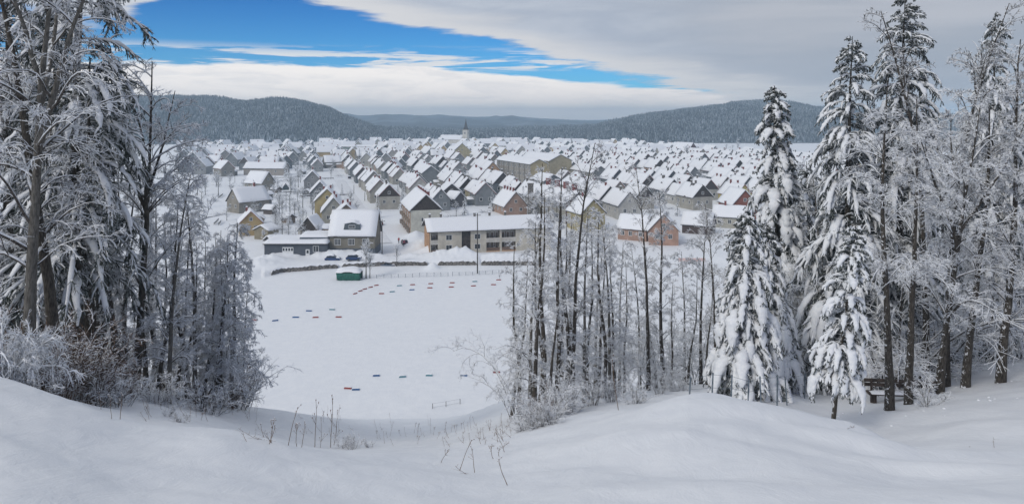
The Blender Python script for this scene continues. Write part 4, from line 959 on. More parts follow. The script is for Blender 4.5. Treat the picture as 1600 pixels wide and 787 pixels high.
special(755, 255, 20, 14, 18, 6.5, 6.0, (.22, .235, .245), 'big grey gabled house right of the yellow one below the church', chims=((0, .1),))
special(770, 284, 16, 7.6, 12, 7.0, 4.0, (.52, .33, .20), 'tall peach gabled house touching the left end of the grey block', chims=())
special(806, 336, 20, 9, 14, 3.5, 5.0, (.42, .29, .23), 'pinkish house with four red chimneys before the chimney tower', chims=((-.2, .35), (-.2, .12), (-.2, -.12), (-.2, -.35)))
special(706, 318, 12, 9, 14, 4.4, 3.8, (.25, .235, .215), 'brown and slate gabled house behind the white apartment house', gable='roof_board', chims=((0, .1),))
special(719, 324, 40, 5.2, 7, 3.6, 2.4, (.13, .12, .12), 'small dark gabled shed by a snowy conifer', name='shed', cat='shed', chims=(), wins=None)
special(927, 362, 20, 8.5, 11, 6, 4.2, (.42, .36, .20), 'yellow gable wall glimpsed through the middle clump', chims=((0, .2),))
special(1037, 383, -8, 8.4, 11, 4.2, 4.6, (.44, .28, .215), 'peach gabled house behind thin bare trees', chims=())
special(996, 376, 60, 6.5, 9, 3.6, 3.4, (.42, .28, .22), 'low peach annex with dark eaves beside the peach house', chims=())
special(1096, 366, 62, 6.6, 9.0, 3.0, 3.2, (.10, .072, .066), 'dark brown wooden barn with a sunken snow roof', name='barn', cat='barn', chims=(), wins=None)
special(1164, 347, 8, 9, 12, 6.2, 4.8, (.28, .105, .075), 'brick red gabled house behind the heavy spruce', chims=())
special(1163, 322, 14, 8, 14, 4.4, 4.4, (.50, .42, .16), 'small yellow gabled house with snow-free red roof patches', roofm='tile', th=.22, chims=((-.4, .2), (.4, -.1)))
special(1083, 247, 30, 12, 20, 6.5, 6.5, (.14, .085, .085), 'dark red wooden barn by the white field at far right', name='barn', cat='barn', chims=(), wins=None)
special(1110, 248, 75, 14, 46, 4.2, 2.6, (.15, .15, .155), 'long low dark sheds beside the dark red barn', name='shed', cat='shed', chims=(), wins=None)
special(1150, 357, 66, 7, 12, 3.8, 3.0, (.44, .42, .36), 'cream house with small windows behind the dark brown barn', chims=((0, .2),))
special(555, 239, 80, 14, 60, 6, 1.4, (.20, .24, .225), 'long flat greenish hall under the left hill', name='hall', cat='hall', chims=(), wins=None)
special(515, 241, 60, 11, 16, 5, 4, (.50, .33, .25), 'small peach house left of the long greenish hall', chims=(), wins=None)

# rows of gabled houses across the plain
NEAR_LIM = 300; cand = []
rows = []; q = 8.6; k = 0
while q < 430: rows.append(q); q += 18.5 if k % 2 == 0 else 21.5; k += 1
lrows = [-15.0, -36, -58]
def u_of(x, y): return x / y * F + 800
for ri, q in enumerate(rows):
    p = -60 + rnd.uniform(0, 8); ordn = 0
    while p < 900:
        dim = DIMS[rnd.randrange(5)]
        x, y = pq(p, q + rnd.uniform(-1.2, 1.2) * (1 if p < 260 else 3.0)); px = u_of(x, y); row = HY - TOWN * F / max(y, 1)
        step = (20 + rnd.uniform(0, 5)) if ri == 0 else dim[1] + rnd.uniform(1.6, 4.0) + max(0, (p - 250) * .025) + (9 if rnd.random() < .12 else 0)
        lim = 352 - 34 * np.clip((px - 850) / 300, 0, 1) - (22 if px < 850 else 0)
        far_lim = 226.5 if px < 960 else 226.5 + (px - 960) * .09
        if row < lim and row > far_lim and px < 1330 and free(x, y) and rnd.random() < (.96 if p < 260 else .70):
            cand.append((y, x, p, ri, dim, 'R'))
        p += step
for ri, q in enumerate(lrows):
    p = 40 + rnd.uniform(0, 8)
    while p < 600:
        x, y = pq(p, q + rnd.uniform(-2, 2)); px = u_of(x, y); row = HY - TOWN * F / max(y, 1)
        if free(x, y) and px > 420 and row > 229 and rnd.random() < (.7 if ri else .95) and (row < 300 or ri == 0) and not (px < 520 and row > 268): cand.append((y, x, p, ri, DIMS[rnd.randrange(5)], 'L'))
        p += 21 + rnd.uniform(0, 7) + max(0, (p - 200) * .03)
for i in range(320):                                  # scattered houses on the left plain
    row = 231.5 + rnd.random() ** 1.5 * 45; px = rnd.uniform(285, 640); x, y = town_at(px, row)
    if free(x, y, 7) and not (470 < px < 575 and row > 265) and all((x - c[1]) ** 2 + (y - c[0]) ** 2 > 12.5 ** 2 for c in cand): cand.append((y, x, 0, 0, DIMS[rnd.randrange(5)], 'S'))
cand.sort(); N_OBJ = 285; far_pts = []
from collections import defaultdict
rowcount = defaultdict(int)
for i, (y, x, p, ri, dim, side) in enumerate(cand):
    if rnd.random() < .92: color, cn = GREYS[min(5, int(rnd.random() ** 1.1 * 6))]
    else: color, cn = BRIGHT[rnd.randrange(4)]
    jit = rnd.uniform(-.05, .05) * (1 if p < 260 else 3) + (rnd.choice((0, 0, PI / 2)) if side == 'S' or (p > 300 and side == 'R') else 0)
    rz = TH + jit + (rnd.uniform(-.5, .5) if side == 'S' else 0)
    if i >= N_OBJ: far_pts.append((x, y, rz, dim, color)); continue
    rowcount[(side, ri)] += 1; n = rowcount[(side, ri)]
    red = rnd.random() < .45; chs = [(rnd.choice((-.4, .4)), rnd.uniform(-.3, .3))] + ([(rnd.choice((-.5, .5)), rnd.uniform(-.42, .42))] if rnd.random() < .6 else [])
    if side == 'S': lab = f'{cn} gabled house scattered on the snowy plain below the left hill'; grp = 'houses scattered below the left hill'
    else:
        w_ = (ORD[ri] if ri else 'first') + ' row ' + ('right' if side == 'R' else 'left') + ' of straight street'
        lab = f'{cn} gabled house, {ORD[n - 1] if n <= 20 else "farthest"} from near end, {w_}'
        grp = 'gabled houses in rows beside the straight street'
    gb = rnd.choice((None, None, None, None, 'roof_board', None, 'dark_wood', None)) if y < 520 else None
    house(x, y, rz, *dim, color, lab, grp, gable=gb, chims=chs, wins='mid' if y < 300 else 'far', chm='brick' if red else 'stone', th=rnd.choice((.42, .55)), sc=rnd.uniform(.92, 1.08), roofm=rnd.choice(('roof_board', 'roof_board', 'tile')), seed=rnd.choice((0, 1, 2, 0, 1, 2, 3, 4)))
def far_mass():
    walls = MB(); sn = MB()
    for (x, y, rz, (w, l, he, hr), color) in far_pts:
        c, s = math.cos(rz), math.sin(rz); z = gz(x, y)
        def T(pts): return [(x + a * c - b_ * s, y + a * s + b_ * c, z + h) for a, b_, h in pts]
        pr = [(-w / 2, -1), (w / 2, -1), (w / 2, he), (0, he + hr), (-w / 2, he)]
        mi = rnd.choice((0, 0, 0, 1, 1, 2))
        walls.add(T([(a, -l / 2, h) for a, h in pr] + [(a, l / 2, h) for a, h in pr]), [(0, 1, 2, 3, 4), (9, 8, 7, 6, 5)] + [(i, i + 5, (i + 1) % 5 + 5, (i + 1) % 5) for i in range(5)], mi)
        if rnd.random() < .4: walls.add(T([(a, b_, h) for h in (he + hr - .5, he + hr + 1.5) for b_ in (-.3, .3) for a in (-.3, .3)]), [(4, 5, 7, 6), (0, 1, 5, 4), (2, 6, 7, 3), (0, 4, 6, 2), (1, 3, 7, 5)], 3)
        k = hr / (w / 2)
        for sg in (-1, 1):
            pts = [(0, he + hr + .1), (sg * (w / 2 + .5), he - .5 * k + .1), (sg * (w / 2 + .5), he - .5 * k + .6), (0, he + hr + .8)]
            v = T([(a, -l / 2 - .5, h) for a, h in pts] + [(a, l / 2 + .5, h) for a, h in pts])
            sn.add(v, [(0, 1, 2, 3), (7, 6, 5, 4)] + [(i, i + 4, (i + 1) % 4 + 4, (i + 1) % 4) for i in range(4)], 4)
    o_ = len(walls.v); walls.v += sn.v; walls.f += [tuple(i + o_ for i in f) for f in sn.f]; walls.m += sn.m
    def flat(n, c): m = mat(n, None, .9, speckle(tuple(v * .8 for v in c), c, .3)); return m
    o = walls.build('distant_houses', [flat('far_grey', (.20, .215, .225)), flat('far_pale', (.38, .37, .34)), flat('far_warm', (.46, .34, .18)), M['brick'], M['snow']])
    tag(o, 'farthest small snow-roofed houses merging at the back of the town', None, None, 'stuff')
far_mass()
print('houses', len(cand), 'far', len(far_pts))

# ------------------------------------------------------------------ streets, wall, field things
def strip(name, pts, wdt, lift, m):
    P = np.array(pts, float); d = np.gradient(P, axis=0); d /= np.linalg.norm(d, axis=1, keepdims=True); nrm = np.stack([-d[:, 1], d[:, 0]], 1)
    V = []
    for k in np.linspace(-.5, .5, 7):
        Q = P + nrm * wdt * k; V.append(np.stack([Q[:, 0], Q[:, 1], height(Q[:, 0], Q[:, 1]) + lift], 1))
    V = np.stack(V, 1); n = len(P); q = np.array([(i * 7 + j, (i + 1) * 7 + j, (i + 1) * 7 + j + 1, i * 7 + j + 1) for i in range(n - 1) for j in range(6)])
    if True: q = q[:, ::-1]
    tag(new_obj(name, mesh_np(name, V.reshape(-1, 3), [(q, 0)], [m], True)), kind='structure')
for q_, p0, p1 in ((-3, -72, 420), (31, -20, 520), (68, 0, 600), (108, 20, 600), (148, 30, 600), (188, 60, 600), (228, 80, 620)):
    strip('street', [pq(p, q_) for p in np.arange(p0, p1, 4)], 5.0 if q_ > 0 else 6.0, .14, M['street_snow'])

def wall_piece(px0, px1, label, seed):
    us = np.linspace((px0 - 800) / F, (px1 - 800) / F, max(6, int((px1 - px0) / 2.5))); D = np.interp(us, WALL_U, WALL_D)
    g = np.random.default_rng(seed); n = len(us); tp = TOWN + .12 + g.uniform(-.22, .12, n); tp[0] -= .5; tp[-1] -= .5
    V = []
    for i in range(n):
        jf = g.uniform(-.10, .10, 3)
        for dd, zz in ((0 + jf[0], FIELD - .7), (0.05 + jf[1], FIELD + .45), (.1 + jf[2], tp[i]), (.75, tp[i]), (.8, FIELD - .7)):
            V.append((us[i] * (D[i] + dd), D[i] + dd, zz))
    q = [(i * 5 + a, (i + 1) * 5 + a, (i + 1) * 5 + b_, i * 5 + b_) for i in range(n - 1) for a, b_ in ((0, 1), (1, 2), (2, 3), (3, 4))]
    o = new_obj('retaining_wall', mesh_np('retaining_wall', V, [(np.array(q), 0)], [M['stone']])); tag(o, label, 'wall')
    C = []
    for i in range(n):
        h = .16 + .22 * (vnoise(i * .4, 3.3, seed) + 1) / 2
        for dd, zz in ((-.08, -.03), (.0, h * .8), (.4, h), (.85, h * .7), (1.2, -.1)):
            C.append((us[i] * (D[i] + dd), D[i] + dd, tp[i] + zz))
    q = [(i * 5 + a, (i + 1) * 5 + a, (i + 1) * 5 + a + 1, i * 5 + a + 1) for i in range(n - 1) for a in range(4)]
    new_obj('snow_cap', mesh_np('snow_cap', C, [(np.array(q), 0)], [M['snow']], True), o)
wall_piece(424, 528, 'rough stone wall curving along the snowfield edge below the garage', 1)
wall_piece(534, 668, 'low stone wall below the grey house and the street end', 2)
wall_piece(684, 745, 'low stone wall below the white apartment block', 3)
wall_piece(752, 840, 'low stone wall behind the utility pole, partly under snow', 4)

def snow_blob(name, w, d, h, parent, loc, seed=0):
    X, Y = np.meshgrid(np.linspace(-1, 1, 13), np.linspace(-1, 1, 9)); r = np.clip(1 - (X ** 4 + Y ** 4) * .98, 0, 1) ** .4
    Z = r * h * (1 + .25 * fbm(X * 2 + seed, Y * 2, seed, 3)); V = np.stack([X * w / 2, Y * d / 2, Z], -1).reshape(-1, 3)
    q = np.array([(j * 13 + i, j * 13 + i + 1, j * 13 + i + 14, j * 13 + i + 13) for j in range(8) for i in range(12)])
    return new_obj(name, mesh_np(name, V, [(q, 0)], [M['snow']], True), parent, loc)
# green shelter
sx_, sy_ = town_at(544, 438, FIELD); o = empty('shelter', (sx_, sy_, FIELD + .05), -.04); tag(o, 'green tarpaulin shelter with a heap of snow on top at the field edge', 'shelter')
g_ = np.random.default_rng(4); nx = 15; V = []
for i in range(nx):
    x = -2.9 + 5.8 * i / (nx - 1)
    for j, z in enumerate((-.2, .5, 1.1, 1.75)): V.append((x + (.35 * (1 - z / 1.75) if i == 0 else 0), -.05 + .10 * math.sin(i * 1.9) * (1 - z / 2.4) + g_.uniform(-.03, .03), z - (.12 * math.sin(i * .9) ** 2 if j == 3 else 0)))
q = [(i * 4 + j, (i + 1) * 4 + j, (i + 1) * 4 + j + 1, i * 4 + j + 1) for i in range(nx - 1) for j in range(3)]
tp_ = new_obj('tarpaulin', mesh_np('tarpaulin', V, [(np.array(q), 0)], [M['tarp']], True), o); sm = tp_.modifiers.new('s', 'SOLIDIFY'); sm.thickness = .02
MB().box(-2.85, .15, 1.62, 2.85, 2.6, 1.74).build('roof', M['roof_board'], o)
MB().box(-2.8, 2.5, -.2, 2.8, 2.58, 1.6).build('back_wall', M['tarp'], o)
for x in (-2.75, -.9, .9, 2.75): MB().tube([(x, .12, -.3), (x, .12, 1.62)], .05, 6).build('post', M['metal'], o)
snow_blob('roof_snow', 5.9, 3.0, 1.05, o, (-.1, 1.3, 1.72), 3)

# blocks marking the track on the snowfield
def marker_mesh(): 
    def fn():
        b = MB(); b.prism([(-.55, -.15), (.55, -.15), (.55, .16), (.47, .24), (-.47, .24), (-.55, .16)], -.15, .15); return b.mesh('block', M['paint'])
    return cached('marker', fn)
COLS = {'red': (.30, .065, .055), 'blue': (.02, .10, .26), 'teal': (.12, .27, .32)}
def markers(items, where):
    cnt = {}
    tot = defaultdict(int)
    for it in items: tot[it[2]] += 1
    for px, row, c, ln in items:
        cnt[c] = cnt.get(c, 0) + 1; x, y = town_at(px, row, FIELD) if row > 430 else town_at(px, row, FIELD)
        if row > 560: x, y = ray(px, row)
        o = empty('marker_block', (x, y, gz(x, y)), math.radians(rnd.uniform(-12, 12)) + ln[1]); o.scale = (ln[0], 1, 1)
        n = cnt[c]; which = f'{ORD[n - 1] if n > 1 else "first"} {c} one from left' if tot[c] > 1 else f'the only {c} one'
        tag(o, f'{c} marker block, {which}, {where}', 'marker', 'marker blocks on the snowfield')
        k = new_obj('block', marker_mesh(), o); k.color = (*COLS[c], 1)
        snow_blob('snow_cap', 1.12, .34, .10 if c != 'teal' else .2, o, (0, .05, .2), rnd.randrange(9))
N1 = (1.0, 0)
markers([(397, 500, 'red', N1), (430, 501, 'blue', (1.0, .5)), (462, 496, 'blue', (1.1, .2)), (482.7, 486, 'blue', N1), (493, 496, 'red', N1), (519, 484, 'teal', N1), (529, 495.5, 'red', N1)], 'left group')
markers([(555, 459, 'red', (.9, .8)), (563, 455, 'red', (.9, .8)), (570, 452, 'red', (.9, .6)), (579, 449, 'red', (.9, .6)), (588, 446, 'red', (.9, .5)), (596, 459, 'red', N1), (612.6, 456, 'teal', N1), (624, 446.5, 'teal', N1), (644.6, 445, 'red', N1), (643.5, 453, 'blue', N1), (673, 443.3, 'red', N1), (671.6, 450, 'red', N1), (706.5, 442, 'red', N1), (705, 448.7, 'red', N1), (739.6, 446.7, 'red', N1), (741.7, 440, 'teal', N1), (771, 444.9, 'red', N1), (779, 437.5, 'red', N1)], 'far rows by the fence')
markers([(543.6, 608.4, 'red', (.95, -.15)), (556, 610, 'blue', (.95, -.15)), (588, 588.8, 'blue', (.9, 0)), (629, 590, 'teal', (.9, 0)), (670.6, 588.5, 'teal', (.9, 0)), (724.6, 587, 'blue', (.9, 0)), (776, 581.7, 'red', (.9, 0))], 'near row')

# fences
def fence(name, pts, label, ph, posts, wires, lean=0.0, post_m='metal', wr=.012, pr=.035, net=False):
    x0, y0 = pts[0]; z0 = gz(x0, y0); o = empty(name, (x0, y0, z0)); tag(o, label, 'fence')
    P = [Vector((x - x0, y - y0, gz(x, y) - z0)) for x, y in pts]; tops = []
    for p in P:
        t = p + Vector((rnd.uniform(-lean, lean), rnd.uniform(-lean, lean), ph * rnd.uniform(.85, 1.1))); tops.append(t)
        MB().tube([p - Vector((0, 0, .4)), t], pr, 5).build('post', M[post_m], o)
    for k in range(wires):
        f = .25 + .7 * k / max(1, wires - 1)
        MB().tube([p.lerp(t, f) for p, t in zip(P, tops)], wr, 3).build('wire', M['metal'], o)
    if net:
        b = MB()
        for i in range(len(P) - 1):
            m = max(4, int((P[i + 1] - P[i]).length / .28))
            for j in range(m):
                a = P[i].lerp(P[i + 1], j / m); c = tops[i].lerp(tops[i + 1], (j + .5) / m); b.tube([a, c], wr * .7, 3)
        n = b.build('netting', M['metal'], o); n['kind'] = 'stuff'
    return o
def line_pts(a, b, n, base=FIELD):
    A, B = town_at(*a, base), town_at(*b, base); return [(A[0] + (B[0] - A[0]) * i / (n - 1), A[1] + (B[1] - A[1]) * i / (n - 1)) for i in range(n)]
fence('field_fence', line_pts((566, 435), (700, 431.5), 13), 'low net fence along the far edge of the snowfield', .95, 0, 3, .04, 'metal', .012, .05, True)
fence('field_fence', line_pts((707, 431), (800, 427), 10), 'low net fence right of the utility pole by the snowfield', .95, 0, 3, .04, 'metal', .012, .05, True)
fence('slope_fence', [ray(px, r) for px, r in ((676, 638), (697, 635), (719, 631))], 'short piece of low wire fence alone on the lower slope', .75, 0, 2, .02, 'pole', .012, .04)
fence('wire_fence', [((px - 800) / F * d, d) for px, d in ((1075, 22.5), (1111, 22), (1141, 22.5), (1168, 22.8), (1190, 23), (1214, 24), (1231, 26), (1257, 31), (1277, 34))], 'wire fence with thin metal posts around the front spruces', 1.05, 0, 3, .10, 'metal', .006, .026)
A = town_at(1060, 411, FIELD); B = town_at(1098, 408, FIELD)
o = empty('safety_net', (A[0], A[1], gz(*A))); tag(o, 'strip of orange safety net on the snowfield behind the right trees', 'net')
b = MB()
for j in range(5): b.box(0, -.01, .35 + j * .16, B[0] - A[0], .01, .43 + j * .16)
b.build('netting', M['paint'], o, color=(.62, .22, .14))
for j in range(4): MB().tube([((B[0] - A[0]) * j / 3, 0, -.3), ((B[0] - A[0]) * j / 3, 0, 1.15)], .035, 5).build('post', M['pole'], o)

# bench behind the trunks on the right
bx_, by_ = (1412 - 800) / F * 28.5, 28.5
o = empty('park_bench', (bx_, by_, gz(bx_, by_) - .22), -.12); tag(o, 'dark wooden bench half sunk in snow behind the thick trunks', 'bench')
for j in range(3): MB().box(-1.35, -.2 + j * .15, .40, 1.35, -.07 + j * .15, .45).build('seat_plank', M['dark_wood'], o)
for j in range(2): MB().box(-1.35, .30, .58 + j * .17, 1.35, .34, .71 + j * .17).build('back_plank', M['dark_wood'], o)
for x in (-1.1, 1.1):
    MB().box(x - .05, -.15, -.4, x + .05, .25, .40).build('leg', M['dark_wood'], o); MB().box(x - .04, .25, -.3, x + .04, .30, .9).build('back_post', M['dark_wood'], o)
snow_blob('seat_snow', 2.5, .40, .08, o, (0, -.02, .45), 2)

# utility poles
def utility_pole(px, row, top, label, base=TOWN, arm=True, r=.13):
    x, y = town_at(px, row, base); z = gz(x, y); h = (-(top - HY) / F) * y - z
    o = empty('utility_pole', (x, y, z), rnd.uniform(-.4, .4)); tag(o, label, 'pole', 'utility poles of the town')
    MB().tube([(0, 0, -.5), (0, 0, h)], [r * 1.15, r * .75], 8).build('post', M['pole'], o)
    if arm:
        MB().box(-.8, -.05, h - .55, .8, .05, h - .43).build('cross_arm', M['pole'], o)
        for xx in (-.7, 0, .7): MB().tube([(xx, 0, h - .44), (xx, 0, h - .22)], .05, 5).build('insulator', M['white'], o)
    return o
utility_pole(746, 427, 333, 'tall dark utility pole before the white apartment block', FIELD, True, .15)
utility_pole(597, 396, 343, 'dark pole at the street corner right of the grey house')
utility_pole(580, 348, 329, 'short pole on the straight street above the street corner pole')
utility_pole(570, 314, 300, 'pole halfway up the left side of the straight street', arm=False)
utility_pole(553, 303, 289, 'pole farther up the straight street', arm=False)
utility_pole(453, 324, 302, 'thin pole in the gardens, left of its pair', arm=False, r=.09)
utility_pole(447, 330, 300, 'thin pole in the gardens, right of its pair', arm=False, r=.09)
utility_pole(474, 308, 294, 'thin pole standing by the tiny triangular hut', arm=False, r=.09)
utility_pole(367, 286, 268, 'thin pole left of the long snow-roofed house', arm=False, r=.09)
utility_pole(492, 302, 288, 'thin pole just left of the yellow street house', arm=False, r=.09)

# cars
def car(px, row, rz, color, label, sink=0.0, snow=.25, base=TOWN):
    x, y = town_at(px, row, base); z = gz(x, y) - sink
    o = empty('parked_car', (x, y, z), rz); tag(o, label, 'car', 'cars parked in the snow')
    b = MB(); pr = [(-1.95, .35), (-1.9, .25), (1.9, .25), (1.98, .5), (1.9, .78), (1.15, .92), (-1.6, .98), (-1.95, .85)]; b.prism(pr, -.82, .82); k = b.build('body', M['carpaint'], o, color=color)
    bv = k.modifiers.new('b', 'BEVEL'); bv.width = .08; bv.segments = 2
    c = MB(); n = 4; lo = [(-1.65, -.76), (1.1, -.76), (1.1, .76), (-1.65, .76)]; hi = [(-1.35, -.60), (.40, -.60), (.40, .60), (-1.35, .60)]
    c.add([(a, d, .90) for a, d in lo] + [(a, d, 1.42) for a, d in hi], [(0, 1, 5, 4), (1, 2, 6, 5), (2, 3, 7, 6), (3, 0, 4, 7)]); c.build('side_glass', M['glass'], o)
    r = MB().box(-1.38, -.62, 1.40, .43, .62, 1.47)
    for xx, x2 in ((1.1, .40), (-1.65, -1.35), (-.25, -.30)):
        for s in (-1, 1): r.tube([(xx, s * .765, .9), (x2, s * .605, 1.42)], .04, 4)
    r.build('cabin_frame', M['carpaint'], o, color=color)
    for xx in (-1.2, 1.25):
        for s in (-1, 1):
            w = MB().tube([(xx, s * .72, .31), (xx, s * .86, .31)], .31, 14).build('wheel', M['rubber'], o); MB().tube([(xx, s * .85, .31), (xx, s * .875, .31)], .17, 10).build('rim', M['metal'], w)
    for s in (-1, 1):
        MB().box(1.88, s * .6 - .14, .58, 1.97, s * .6 + .14, .72).build('headlight', M['white'], o); MB().box(-1.98, s * .66 - .1, .6, -1.9, s * .66 + .1, .85).build('tail_light', M['paint'], o, color=(.35, .02, .02))
    if snow: snow_blob('roof_snow', 1.9, 1.25, snow, o, (-.48, 0, 1.46), 2); snow_blob('bonnet_snow', 1.0, 1.4, snow * .6, o, (1.4, 0, .88), 5)
    return o
car(553, 407.5, 0, (.015, .045, .14), 'dark blue parked car in front of the grey house, fully dug out', .05, .12)
car(520, 406.0, 0, (.02, .055, .16), 'dark blue parked car half buried in a snow heap', .35, .5)
car(606, 408.5, 0, (.10, .13, .18), 'small car almost wholly buried under snow by the street corner', .85, .5)
car(632, 383, TH + PI / 2, (.055, .025, .035), 'dark red car on the street near a person in red', .0, .3)
car(594, 351, TH + PI / 2, (.06, .04, .05), 'dark car on the street beyond the corner pole', .0, .3)
car(546, 279, TH + PI / 2, (.03, .035, .05), 'dark car far up the straight street', .0, .3)

# people by the dark red car
def person(px, row, rz, jacket, trousers, label, bend=0.0):
    x, y = town_at(px, row); z = gz(x, y)
    J = {'hip': (0, 0, .92), 'waist': (0, -.02 - bend * .1, 1.12), 'chest': (0, -.03 - bend * .3, 1.36), 'neck': (0, -.03 - bend * .4, 1.50), 'head': (0, -.06 - bend * .45, 1.66), 'crown': (0, -.06 - bend * .45, 1.76),
         'kl': (-.12, -.06, .50), 'fl': (-.13, .04, .06), 'tl': (-.14, -.16, .03), 'kr': (.12, .03, .50), 'fr': (.14, .02, .06), 'tr': (.15, -.18, .03), 'hl': (-.10, 0, .86), 'hr': (.10, 0, .86),
         'sl': (-.19, -.03 - bend * .3, 1.42), 'el': (-.27, -.02 - bend * .4, 1.14), 'wl': (-.26, -.20 - bend * .5, .94), 'ml': (-.26, -.26 - bend * .5, .87), 'sr': (.19, -.03 - bend * .3, 1.42), 'er': (.28, 0 - bend * .4, 1.15), 'wr': (.27, -.14 - bend * .5, .93), 'mr': (.27, -.19 - bend * .5, .86)}
    E = [('hip', 'waist'), ('waist', 'chest'), ('chest', 'neck'), ('neck', 'head'), ('head', 'crown'), ('hip', 'hl'), ('hl', 'kl'), ('kl', 'fl'), ('fl', 'tl'), ('hip', 'hr'), ('hr', 'kr'), ('kr', 'fr'), ('fr', 'tr'), ('chest', 'sl'), ('sl', 'el'), ('el', 'wl'), ('wl', 'ml'), ('chest', 'sr'), ('sr', 'er'), ('er', 'wr'), ('wr', 'mr')]
    R = {'hip': .16, 'waist': .155, 'chest': .17, 'neck': .06, 'head': .105, 'crown': .085, 'kl': .075, 'kr': .075, 'fl': .06, 'fr': .06, 'tl': .045, 'tr': .045, 'hl': .11, 'hr': .11, 'sl': .085, 'sr': .085, 'el': .065, 'er': .065, 'wl': .048, 'wr': .048, 'ml': .045, 'mr': .045}
    ks = list(J); me = bpy.data.meshes.new('person'); me.from_pydata([J[k] for k in ks], [(ks.index(a), ks.index(c)) for a, c in E], [])
    o = new_obj('person', me); o.location = (x, y, z); o.rotation_euler[2] = rz
    sk = o.modifiers.new('skin', 'SKIN'); sk.use_smooth_shade = True
    for i, k in enumerate(ks): me.skin_vertices[0].data[i].radius = (R[k], R[k]); me.skin_vertices[0].data[i].use_root = (k == 'hip')
    o.modifiers.new('sub', 'SUBSURF').render_levels = 2
    def cloth(b):
        tc = b.n('ShaderNodeTexCoord'); s = b.n('ShaderNodeSeparateXYZ'); b.link(tc.outputs['Object'], s.inputs[0])
        c = b.mix(b.step(s.outputs[2], .88, .90), trousers, jacket); c = b.mix(b.step(s.outputs[2], 1.53, 1.54), c, (.45, .28, .2)); c = b.mix(b.step(s.outputs[2], 1.69, 1.70), c, (.08, .06, .06))
        return b.mix(b.step(s.outputs[2], .13, .12), c, (.02, .02, .02))
    me.materials.append(mat('clothing', None, .8, cloth)); tag(o, label, 'person'); return o
person(623, 380, .6, (.42, .03, .03), (.03, .03, .04), 'person in a red jacket walking up the snowy street')
person(630.5, 387, 2.6, (.40, .10, .13), (.04, .03, .05), 'person in a pink jacket digging beside the dark red car', .8)

# trees and hedges among the houses
lib_tree('garden_tree', bare_tree(41, 6, .11, 22, .42, .22, 6, 6, 0, .5, False, 1.6, .5), M['bark'], CM)
lib_tree('garden_tree2', bare_tree(42, 7, .12, 24, .36, .18, 6, 6, 0, .4, True, 1.3, .6), M['bark'], CM)
lib_tree('garden_spruce', spruce(43, 8, .06, .20, 90, .9, .6, 1.5, pw=.8), M['bark'], NM, True)
lib_shrub('hedge', shrub(44, 1.6, 26, 1.0, 6, 4, 0, .6, 1.5))
def town_plant(key, name, px, row, h, label, cat, group, wide=1.0):
    x, y = town_at(px, row); tm, cm, H = LIB[key]; s = h / H
    o = empty(name, (x, y, gz(x, y)), rnd.uniform(0, 6.28), (s * wide, s * wide, s))
    if tm: new_obj('trunk', tm, o)
    new_obj('crown' if tm else 'branches', cm, o); tag(o, label, cat, group)
GTR = 'trees among the houses'
for px, row, h, lab in ((383, 258, 13, 'tall dark conifer of the pair beneath the left hill'), (371, 259, 10, 'shorter dark conifer of the pair beneath the left hill'), (447, 277, 10, 'frosted conifer behind the snow mound, left of two'), (470, 281, 9, 'frosted conifer behind the snow mound, right of two'),
        (461, 303, 7, 'small conifer in front of the snow mound'), (726, 336, 8, 'small snowy conifer beside the dark gabled shed'), (769, 330, 8, 'snowy conifer left of the pinkish house'), (817, 325, 9, 'snowy conifer right of the pinkish house'), (562, 256, 12, 'dark conifer left of three beyond the greenish hall'), (577, 258, 10, 'dark conifer middle of three beyond the greenish hall'), (585, 259, 11, 'dark conifer right of three beyond the greenish hall'), (397, 343, 6, 'small dark conifer beside the garden path on the left'), (800, 292, 9, 'snowy conifer before the grey four storey block')):
    town_plant('garden_spruce', 'conifer', px, row, h, lab, 'tree', GTR)
for px, row, h, lab in ((620, 410, 5.5, 'small dark-stemmed bare tree at the street end by the wall'), (572, 428, 8.5, 'young frosted tree at the right end of the green shelter'), (578, 428, 6.0, 'thin frosted sapling beside the young tree at the shelter'), (441, 372, 8, 'frosted garden tree left of the small barn'), (497, 376, 5, 'frosted garden tree in front of the orange shed'), (432, 352, 5, 'frosted garden tree behind the tiny dark shed'),
        (548, 330, 8, 'frosted street tree right of the yellow street house'), (556, 346, 7, 'frosted street tree near the short pole'), (434, 303, 7, 'frosted garden tree left of the tiny triangular hut'), (1073, 255, 14, 'round-crowned lone tree on the white field edge')):
    town_plant('garden_tree2', 'garden_tree', px, row, h, lab, 'tree', GTR)
n = 0
for i in range(2500):
    if n >= 250: break
    px = rnd.uniform(290, 1210); row = 230 + rnd.random() ** 1.7 * 120; x, y = town_at(px, row)
    if row > 345 - max(0, (px - 850) * .03) and px > 560: continue
    if px < 560 and (row > 372 or (px > 545 and row > 290)): continue
    if not free(x, y, 1) or any((x - c[1]) ** 2 + (y - c[0]) ** 2 < 6.2 ** 2 for c in cand): continue
    k = rnd.random(); n += 1
    if k < .2: town_plant('garden_spruce', 'conifer', px, row, rnd.uniform(5, 11), 'small snowy conifer growing between the village houses', 'tree', GTR)
    elif k < .75: town_plant(rnd.choice(('garden_tree', 'garden_tree2')), 'garden_tree', px, row, rnd.uniform(4.5, 9), 'small frosted bare tree growing between the village houses', 'tree', GTR, 1.2)
    else: town_plant('hedge', 'garden_shrub', px, row, rnd.uniform(1.2, 2.4), 'low frosted garden shrub between the village houses', 'shrub', 'garden shrubs', 1.8)
n = 0
